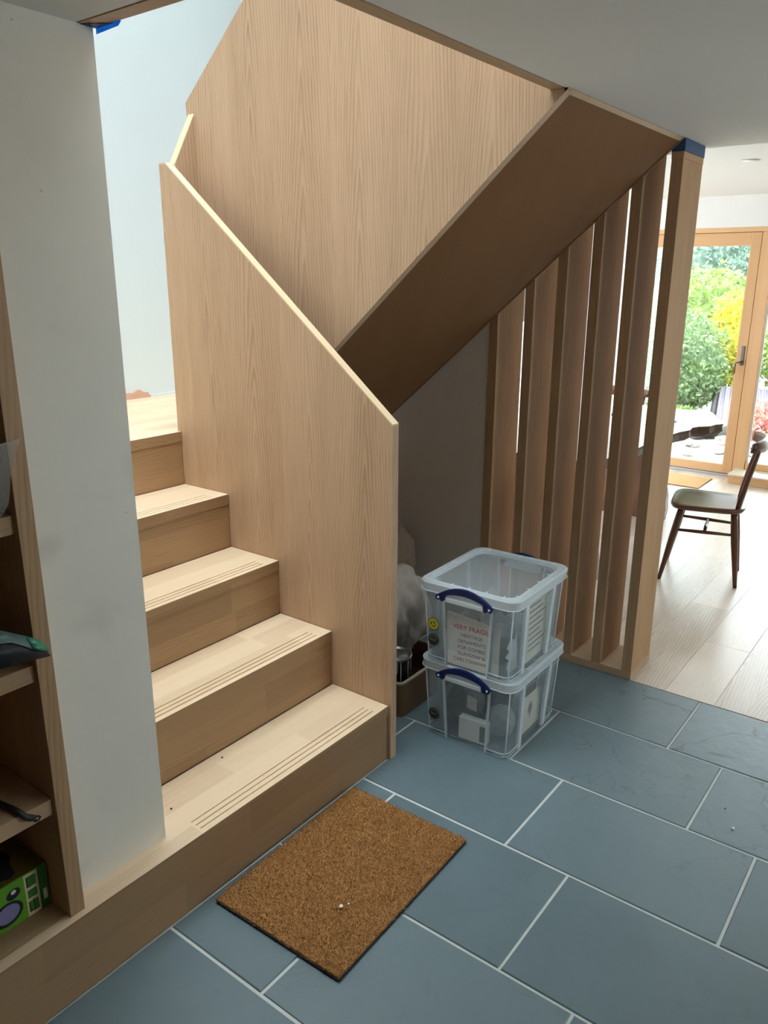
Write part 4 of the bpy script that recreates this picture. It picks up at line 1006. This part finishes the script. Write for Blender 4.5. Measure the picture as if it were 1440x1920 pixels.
# stick-back chairs
def make_chair(name, label, loc, rz, seat_m, stick_m):
    """faces local +y; seat top .44; four splayed legs, H stretchers, stick back with curved crest"""
    t = thing(name, label, 'chair', loc, rz, 'stick-back dining chairs')
    b = bm_new(); n = 36
    def outl(f):
        pts = []
        for k in range(n):
            a = 2*math.pi*k/n; c, s = math.cos(a), math.sin(a); e = 0.42
            x = math.copysign(abs(c)**e, c)*0.192; yv = math.copysign(abs(s)**e, s)*0.190
            x *= 1 + 0.09*(yv/0.19)
            pts.append((x*f, yv*f))
        return pts
    rings = [[(x, yv, z) for x, yv in outl(f)] for f, z in ((0.84, 0.405), (0.96, 0.413), (1.0, 0.425), (0.99, 0.436), (0.96, 0.440), (0.7, 0.434), (0.3, 0.432))]
    add_rings(b, rings, smooth=True); obj('seat', b, seat_m, t)
    legs = {'fl': ((0.125, 0.125), (0.190, 0.200)), 'fr': ((-0.125, 0.125), (-0.190, 0.200)), 'bl': ((0.105, -0.135), (0.148, -0.190)), 'br': ((-0.105, -0.135), (-0.148, -0.190))}
    def lp(k, z):
        (a, c), (d, e) = legs[k]; f = 1 - z/0.42
        return Vector((a + (d-a)*f, c + (e-c)*f, z))
    for k in legs:
        b = bm_new(); add_tube(b, [lp(k, z) for z in (0.0, 0.10, 0.24, 0.33, 0.415)], [0.0105, 0.0135, 0.0185, 0.0185, 0.0165], 10); obj('leg', b, stick_m, t)
    for s in ('l', 'r'):
        b = bm_new(); zq = 0.285; a, c = lp('f'+s, zq), lp('b'+s, zq); add_tube(b, [a, (a+c)/2, c], [0.0075, 0.0105, 0.0075], 8); obj('stretcher', b, stick_m, t)
    a = (lp('fl', .285) + lp('bl', .285))/2; c = (lp('fr', .285) + lp('br', .285))/2
    b = bm_new(); add_tube(b, [a, (a+c)/2, c], [0.0075, 0.0105, 0.0075], 8); obj('stretcher', b, stick_m, t)
    zt = 0.775
    def back(x, z): 
        f = (z - 0.42)/(zt - 0.42); return Vector((x*(1 + 0.16*f), -0.160 - 0.055*f - 0.015*f*f + 0.16*(x*x)/0.04*0.15, z))
    for x in (-0.135, -0.048, 0.048, 0.135):
        b = bm_new(); ou = abs(x) > 0.1
        add_tube(b, [back(x, z) for z in (0.40 if ou else 0.42, 0.52, 0.64, 0.76)], [0.012, 0.0145, 0.0125, 0.009] if ou else [0.0085, 0.010, 0.009, 0.007], 8); obj('back_stick', b, stick_m, t)
    b = bm_new(); rings = []
    for k in range(13):
        f = -1 + 2*k/12; x = 0.205*f; y0 = -0.240 + 0.055*f*f; h = 0.038*(1 - 0.35*f*f); w = 0.011
        zc = zt + 0.005
        rings.append([(x + w*(0.25*f), y0 - w, zc - h), (x - w*(0.25*f), y0 + w, zc - h), (x - w*.2*f, y0 + w*0.5, zc + h - .004), (x, y0 - w*.2, zc + h), (x + w*0.2*f, y0 - w*1.2, zc + h - .006)])
    add_rings(b, rings, smooth=True); obj('crest_rail', b, seat_m, t)
    return t
ch = make_chair('dining_chair', 'dark stained stick-back chair on the open floor beside the table', (2.518, -0.326, 0), R(11.5), 'walnut', 'walnut_v')
c2 = inherit_copy(ch, (3.80, 0.76, 0), R(88), 'dining chair at the far table end, glimpsed through the fins')

# ================================================================ garden
sbox('ground', 'gravel', 5.2, 40, -14, 20, -0.35, -0.12)
def leafy(name, label, cat, c, s, n, size, mat, seed, stem=True, group=None, z0=-0.12, shell=0.55):
    t = thing(name, label, cat, (c[0], c[1], z0), 0, group)
    rg = random.Random(seed); V, F = [], []
    for _ in range(n):
        while True:
            d = Vector((rg.uniform(-1, 1), rg.uniform(-1, 1), rg.uniform(-1, 1)))
            if 0.05 < d.length < 1: break
        u = d.normalized(); rr = rg.uniform(shell, 1.0) * (1 + 0.28*mnoise.noise(u*2.2 + Vector((seed, 0, 0))) + 0.18*mnoise.noise(u*5 + Vector((0, seed, 0))))
        p = Vector((u.x*s[0]*rr, u.y*s[1]*rr, c[2] - z0 + u.z*s[2]*rr))
        if p.z < 0.02: p.z = rg.uniform(0.02, 0.2)
        a = Vector((rg.gauss(0, 1), rg.gauss(0, 1), rg.gauss(0, .8))).normalized(); q = a.cross(Vector((rg.gauss(0, 1), rg.gauss(0, 1), rg.gauss(0, 1)))).normalized()
        l = size*rg.uniform(.6, 1.4); w = l*0.42; k = len(V)
        V += [p - a*l, p + q*w, p + a*l, p - q*w]; F.append((k, k+1, k+2, k+3))
    me = bpy.data.meshes.new('foliage'); me.from_pydata([tuple(v) for v in V], [], F); me.materials.append(M[mat])
    o = bpy.data.objects.new('foliage', me); C.objects.link(o); o.parent = t
    b = bm_new(); lumpy(b, (0, 0, c[2] - z0), (s[0]*.72, s[1]*.72, s[2]*.72), 4, 0.25, 2.2, seed, flat=-(c[2] - z0) + 0.05); obj('leaf_mass', b, mat, t)
    b = bm_new(); hh = c[2] - z0
    for k in range(5):
        a = k*1.26; add_tube(b, [(0.03*math.cos(a), 0.03*math.sin(a), 0.0), (s[0]*.2*math.cos(a), s[1]*.2*math.sin(a), hh*.5), (s[0]*.5*math.cos(a), s[1]*.5*math.sin(a), hh + s[2]*.3)], [0.03*s[2]+.01, 0.02*s[2]+.008, 0.008], 6)
    obj('trunk' if s[2] > 1.3 else 'stem', b, 'stem', t)
    return t
G = 'shrubs outside the garden door'
leafy('evergreen_tree', 'tall pale green conifer filling the top of the garden door', 'tree', (14.5, 3.1, 1.9), (1.7, 1.45, 2.6), 26000, 0.06, 'leaf_tree', 1, group='trees behind the garden')
leafy('evergreen_tree', 'blue-green conifer beyond the fixed garden window', 'tree', (15.0, 0.1, 1.7), (1.7, 1.35, 2.5), 18000, 0.06, 'leaf_tree', 2, group='trees behind the garden')
leafy('evergreen_tree', 'conifer seen only between the oak fins', 'tree', (14.5, 6.2, 1.8), (1.7, 1.4, 2.6), 14000, 0.07, 'leaf_tree', 3, group='trees behind the garden')
leafy('green_shrub', 'rounded mid-green shrub close behind the slab table', 'shrub', (8.2, 1.60, 0.58), (0.55, 0.55, 0.64), 6500, 0.035, 'leaf_green', 4, group=G)
leafy('golden_shrub', 'bright yellow shrub beside the door stile with the handle', 'shrub', (9.3, 1.30, 0.80), (0.42, 0.36, 0.60), 5000, 0.04, 'leaf_yellow', 5, group=G)
leafy('lime_shrub', 'tall lime green shrub arching above the yellow shrub', 'shrub', (10.6, 2.0, 0.95), (0.7, 1.15, 0.80), 8000, 0.05, 'leaf_lime', 6, group=G)
leafy('lime_shrub', 'lime green shrub glimpsed between the end fins', 'shrub', (9.0, 2.85, 0.8), (0.6, 0.75, 0.8), 5000, 0.05, 'leaf_lime', 7, group=G)
leafy('pink_shrub', 'pink and red flowering shrub behind the chair crest', 'shrub', (7.3, 0.30, 0.10), (0.4, 0.36, 0.26), 4000, 0.028, 'leaf_pink', 8, group=G)
leafy('low_shrub', 'low yellow-green ground cover at the foot of the green shrub', 'shrub', (7.45, 1.42, 0.03), (0.2, 0.34, 0.16), 2600, 0.028, 'leaf_lime', 9, group=G)
leafy('green_shrub', 'leafy green shrub in the fixed window above the pink one', 'shrub', (8.6, 0.35, 0.75), (0.5, 0.5, 0.6), 5200, 0.04, 'leaf_lime', 10, group=G)
# leaning corrugated sheet on a dark frame
cs = thing('corrugated_sheet', 'lavender grey corrugated sheet leaning on a dark frame in the garden', 'sheet', (7.9, 0.86, -0.12))
CSB = (7.9, 0.86, -0.12)
b = bm_new(); rows = []
for r in range(2):
    row = []
    for k in range(41):
        f = k/40; row.append(b.verts.new((8.25 - 0.75*r + 0.02*math.cos(k*1.57), 1.14 - 0.62*f - 0.18*r, 0.36 - 0.36*r + 0.012*math.sin(k*1.57))))
    rows.append(row)
for k in range(40): b.faces.new((rows[0][k], rows[0][k+1], rows[1][k+1], rows[1][k]))
bmesh.ops.solidify(b, geom=b.faces[:], thickness=0.012); obj('sheet_panel', b, 'sheet_metal', cs, CSB)
b = bm_new(); add_tube(b, [(8.24, 1.17, 0.33), (7.44, 0.98, -0.06)], 0.03, 4); obj('frame_rail', b, 'dark_timber', cs, CSB)
b = bm_new(); add_tube(b, [(8.2, 1.13, 0.32), (8.2, 1.13, -0.12)], 0.025, 4); obj('frame_leg', b, 'dark_timber', cs, CSB)
# rocks on the gravel
rg = random.Random(12)
spots = [(7.35, 1.05, .22), (7.05, 0.74, .10), (6.7, 0.95, .08), (6.5, 0.62, .06), (6.9, 1.3, .09), (6.2, 0.85, .05), (6.35, 1.15, .06), (6.6, 0.35, .07), (7.0, 0.45, .09), (6.0, 0.5, .05)]
lab = ['dark angular rock under the corrugated sheet', 'pale rock in front of the sheet', 'rock on the gravel beyond the table tip', 'small stone on the gravel near the door stile', 'rock at the foot of the low ground cover', 'small stone near the threshold', 'stone on gravel behind the slab table', 'stone outside the fixed window', 'pale rock below the pink shrub', 'small stone close to the fixed window']
for i, (x, y, s) in enumerate(spots):
    b = bm_new(); lumpy(b, (0, 0, s*.3), (s, s*.8, s*.55), 3, 0.45, 1.6, i+1, flat=-s*.3); placed('garden_rock', b, 'dark_timber' if i == 0 else 'stone', (x, y, -0.12), i, lab[i], 'rock', 'rocks on the garden gravel')
